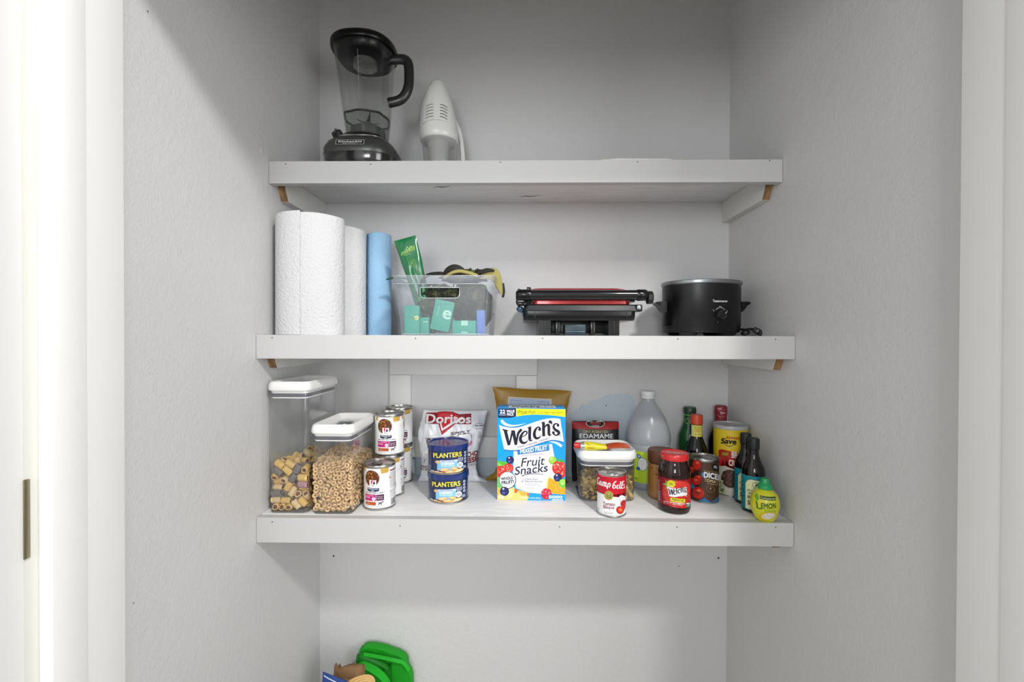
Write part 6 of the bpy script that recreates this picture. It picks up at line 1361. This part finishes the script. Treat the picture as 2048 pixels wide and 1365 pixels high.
# jar
def jr(z):   # size at height
    k = (z - .090) / (.318 - .090); return .104 + (.150 - .104) * k, .008 * (1 - k) 
JG = clear('jar_plastic', (.93, .935, .93), rough=.03, ior=1.32)
b = MB(); rows = []; zs = [.091 + (.318 - .091) * k / 10 for k in range(11)]
def jrow(z, ins=0.):
    w, cx0 = jr(z); out = []
    for k in range(64):
        a = 2 * PI * k / 64; rr = 1 + .03 * cos(8 * a); c, s_ = cos(a), sin(a); q = 2.5
        out.append(Vector((cx0 + (w / 2 * rr - ins) * math.copysign(abs(c) ** (2 / q), c), (w / 2 * rr - ins) * math.copysign(abs(s_) ** (2 / q), s_), z)))
    return out
b.loft([jrow(z) for z in zs], JG, False, False); b.loft([jrow(z, .0035) for z in [.150] + zs[3:]], JG, True, False); obj('jar', b, t, 50)
b = MB(); b.loft([jrow(.0915, .002), jrow(.146, .003)], clear('jar_base_plastic', (.66, .68, .66), milk=.10, milkcol=(.5, .52, .5), rough=.1), True, False); b.loft([jrow(.1440, .0015), jrow(.1475, .0015), jrow(.1475, .006), jrow(.1440, .006), jrow(.1440, .0015)], mat('2a2d2a', .3), False, False); b.lathe([(.046, .092), (.044, .118), (.030, .124), (.001, .125)], mat('565a56', .4), 32, c=(.008, 0)); obj('jar_base', b, t, 50)
b = MB(); b.lathe([(.0045, .124), (.0045, .146)], CHR, 12, c=(.008, 0))
for k in range(4):
    a = k * PI / 2 + .5; c0 = Vector((.008, 0, .140)); d_ = Vector((cos(a), sin(a), .35 if k % 2 else -.1)); b.strip([c0, c0 + d_ * .015, c0 + d_ * .028 + Vector((0, 0, .006))], (-sin(a), cos(a), 0), lambda s: .009 * (1 - s) + .002, .0014, CHR)
obj('blade', b, t, 40)
b = MB(); LB = mat('050606', .28, spec=.35, name='black_lid_rubber')
b.loft([sup(.130, .130, .298, 2.4), sup(.140, .140, .303, 2.4), sup(.146, .146, .3155, 2.4), sup(.160, .160, .316, 2.4), sup(.164, .164, .320, 2.4), sup(.164, .164, .329, 2.4), sup(.158, .158, .3330, 2.4), sup(.10, .10, .335, 2.4)], LB); lid = obj('jar_lid', b, t, 50)
b = MB(); b.lathe([(.028, .283), (.030, .2835), (.030, .300)], clear('cap_plastic', (.9, .9, .9), milk=.2), 32); b.lathe([(.030, .336), (.031, .344), (.028, .347), (.001, .347)], clear('cap_plastic', (.9, .9, .9), milk=.2), 32, cap0=False); obj('measuring_cap', b, lid, 50)
b = MB(); hp = [(.066, 0, .303), (.094, 0, .3045), (.108, 0, .300), (.114, 0, .288), (.1155, 0, .262), (.114, 0, .235), (.106, 0, .213), (.090, 0, .198), (.062, 0, .191)]
HB_ = mat('1d201e', .35, coat=.2, name='dark_handle'); b.tube(smooth_path(hp, 8), .0128, HB_, 16, flat=.8, up=Vector((0, 1, 0))); obj('jar_handle', b, t, 60)
b = MB(); A = Art(lambda x, y: (x / 1000, y / 1000), 1)
for k in range(8): A.rect(-.6 + 0, 170 + k * 14, 5 if k % 2 else 8, 170.6 + k * 14, '8c8f8c')
A.rect(-.6, 165, .2, 285, '8c8f8c')
A.build('measure_marks', t, lambda u, v, o: (u + .008, -(jr(v)[0] / 2) * 1.02 - .001, v), None, None)

# ------------------------------------------------------------------ handheld vacuum standing nose down
vx, vy = -.2300, .2050
t = thing('handheld_vacuum', 'white handheld vacuum standing upright beside the blender', 'vacuum', (vx, vy, S1), .15)
VW = mat('d9d9d6', .35, coat=.2, name='vacuum_white'); n = 40
def vs(w, d, z, cx=0.): return sup(w, d, z, 2.2, cx, 0, n)
b = MB(); b.loft([vs(.100, .102, .127, .002), vs(.102, .104, .130, .001), vs(.100, .100, .150), vs(.094, .092, .180, -.001), vs(.084, .080, .210, -.002), vs(.066, .064, .240, -.003), vs(.044, .044, .266, -.002), vs(.030, .030, .276, -.002), vs(.012, .014, .281, -.002)], VW); obj('motor_body', b, t, 60)
b = MB(); b.loft([vs(.096, .098, .109, .004), vs(.103, .105, .113, .003), vs(.105, .107, .126, .002), vs(.104, .106, .138, .001)], VW); obj('collar', b, t, 60)
def vsurf(side):
    def g(u, v, o):
        import bisect
        zs_ = [.118, .130, .150, .180, .210, .240]; ws = [.098, .102, .100, .094, .084, .066]; ds = [.100, .104, .100, .092, .080, .064]
        k = max(0, min(4, bisect.bisect(zs_, v) - 1)); f = (v - zs_[k]) / (zs_[k + 1] - zs_[k]); w = ws[k] + (ws[k + 1] - ws[k]) * f; d_ = ds[k] + (ds[k + 1] - ds[k]) * f
        s_ = max(-.98, min(.98, u / (w / 2))); return (u - .001, -(d_ / 2) * (1 - abs(s_) ** 2.2) ** (1 / 2.2) - o - .0005, v)
    return g
A = Art(lambda x, y: (x / 1000, y / 1000), 1)
for k in range(5):
    z = 157 + k * 8.6; A.stroke([(-30, z - 1.5), (-21, z + 1), (-10, z + 2)], 1.6, '5c5c58'); A.stroke([(7, z + 2), (17, z + 1), (26, z - 3)], 1.9, '4a4a46')
A.stroke([(-40, 143), (-20, 148), (0, 149), (20, 148), (40, 141)], .8, 'a4a4a0'); A.build('vent_slots', t, vsurf(1), .003, .004)
CUP = clear('smoky_cup_plastic', (.86, .87, .86), milk=.26, milkcol=(.85, .86, .85), rough=.08)
b = MB(); b.loft([vs(.074, .090, .0005, .006), vs(.078, .094, .003, .006), vs(.088, .098, .060, .005), vs(.095, .100, .112, .003)], CUP, True, False); obj('dust_cup', b, t, 60)
b = MB(); b.lathe([(.018, .004), (.024, .030), (.027, .080), (.030, .112)], mat('b4b4b0', .7, bump=.4, bs=200, name='filter_cloth'), 28); obj('filter', b, t)
b = MB(); b.strip(smooth_path([(.040, .030, .190), (.058, .032, .150), (.066, .034, .100), (.068, .034, .050), (.066, .034, .018)], 6), (0, 1, 0), .030, .010, VW); obj('handle', b, t, 50)
b = MB(); b.tube([(-.042, -.012, .0160), (-.058, -.014, .0160)], .0018, CHR, 8); b.lathe([(.0035, -.001), (.0035, .001)], CHR, 10); obj('charging_pin', b, t)
b = MB(); b.lathe([(.006, .2795), (.007, .2805), (.005, .2825)], BLACKM, 16, c=(-.002, 0)); obj('top_button', b, t)

# ------------------------------------------------------------------ folded paper on the shelf front
t = thing('paper_sheets', 'thin stack of white paper lying near the front of the topmost shelf', 'paper', (.2720, .0600, S1 + .0006), .02)
obj('folded_sheet', MB().box(-.083, .083, 0, .060, 0, .0022, mat('dcdcd8', .7), .0003), t, 30)
b = MB(); b.box(-.080, .079, .002, .060, .0023, .0040, mat('e6e6e2', .7), .0003); b.add([(-.083, -.001, .0005), (.083, -.001, .0005), (.080, -.0015, .0046), (-.050, -.0012, .0050)], [(0, 1, 2, 3)], mat('dcdcd8', .7)); obj('folded_sheet', b, t, 30)

# ------------------------------------------------------------------ folded bags on the closet floor
def folded(name, label, cat, x, y, mb_list, rz=0):
    t = thing(name, label, cat, (x, y, 0), rz)
    for nm, mb in mb_list: obj(nm, mb, t, 50)
    return t
GN = mat('0c9a14', .6, bump=.25, bs=50, sheen=.2, name='green_fabric'); GD = mat('0a7a12', .6, bump=.25, bs=50)
main = [(-.095, 0), (.085, 0), (.086, .300), (.083, .345), (.072, .368), (.062, .402), (.012, .426), (-.030, .437), (-.062, .438), (-.078, .424), (-.086, .380)]
lst = [('bag_panel', sheetfold(main, .030, .060, GN, 1)),
       ('folded_layer', sheetfold([(-.090, .0), (.02, .0), (.022, .360), (.015, .385), (-.060, .424), (-.078, .416), (-.086, .380)], .012, .029, GD, 2)),
       ('folded_layer', sheetfold([(-.088, .0), (.00, .0), (.008, .355), (.000, .376), (-.062, .409), (-.076, .400), (-.083, .370)], -.004, .011, GN, 3))]
hb2 = MB(); hb2.strip(smooth_path([(-.060, -.006, .412), (-.030, -.010, .404), (.004, -.014, .385), (.026, -.016, .355), (.030, -.016, .32), (.028, -.014, .2), (.026, -.012, .02)], 8), (.2, 1, .2), .022, .0025, mat('18b020', .55, name='green_strap')); lst.append(('bag_strap', hb2))
hb3 = MB(); hb3.strip(smooth_path([(-.060, .012, .430), (-.010, .010, .424), (.040, .012, .412), (.062, .020, .398), (.078, .026, .368)], 8), (0, .2, 1), .010, .003, mat('18b020', .55)); lst.append(('bag_strap', hb3))
for _n, _b in lst:
    for v_ in _b.v: v_.z *= .885; v_.x *= .93
folded('shopping_bag', 'bright green reusable shopping bag folded on the closet floor', 'bag', -.4000, .2500, lst)
BR = mat('8f6d4a', .8, bump=.3, bs=30, name='brown_kraft_paper'); BR2 = mat('7c5c3c', .8)
lst = [('bag_panel', sheetfold([(-.050, 0), (.045, 0), (.048, .330), (.046, .366), (.020, .369), (-.035, .370), (-.050, .356)], -.004, .012, BR, 5, .003)),
       ('folded_layer', sheetfold([(-.048, 0), (.038, 0), (.032, .360), (.028, .393), (.000, .396), (-.020, .394), (-.040, .388), (-.051, .372)], .013, .028, BR, 6, .003)),
       ('folded_layer', sheetfold([(-.046, 0), (.030, 0), (.026, .360), (.020, .386), (-.010, .390), (-.036, .380), (-.046, .360)], .0285, .040, BR2, 7, .002))]
folded('paper_bag', 'brown kraft paper bag folded upright in front of the green bag', 'bag', -.4600, .1750, lst, .05)
b = MB()
for k in range(5):
    r_ = .030 - .0045 * k
    b.tube([( .002 * k + r_ * 1.03 * cos(q), .006 * sin(q * 2) - .004 * k, .434 + r_ * .55 * sin(q)) for q in [PI * j_ / 20 for j_ in range(21)]], .0030, mat('d3ac6c', .6, name='tan_cord'), 8)
b.tube([(.031, 0, .434), (.037, 0, .18), (.034, 0, .004)], .003, mat('d3ac6c', .6), 8); b.tube([(-.031, 0, .434), (-.037, 0, .18), (-.034, 0, .004)], .003, mat('d3ac6c', .6), 8)
t = thing('cord_bundle', 'tan looped cord bundle in front of the brown paper bag', 'cord', (-.3985, .0900, 0)); obj('cord_loops', b, t, 60)
BLU = mat('173f86', .3, coat=.4, bump=.2, bs=50, name='blue_film')
tt, mp = bag('snack_packet', 'blue plastic package whose pointed corner shows beside the brown bag', 'packet', (-.4880, .1320, 0), .418, .036, [-.045, -.045, -.043, -.040, -.036, -.028], [.045, .045, .044, .042, .042, .036], BLU, seed=5, wr=.002, NU=20, NV=40, skew=-.35)
A = Art(lambda x, y: (x, y), 1, step=.0001); A.stroke([(-.024, .412), (.000, .409), (.030, .404)], .003, 'c8d4e8'); A.build('front_print', tt, lambda u, v, o: (lambda q: (q[0], q[1], q[2] - .35 * u * (v / .418) ** 4))(mp(u, v, o)), .004, .004)
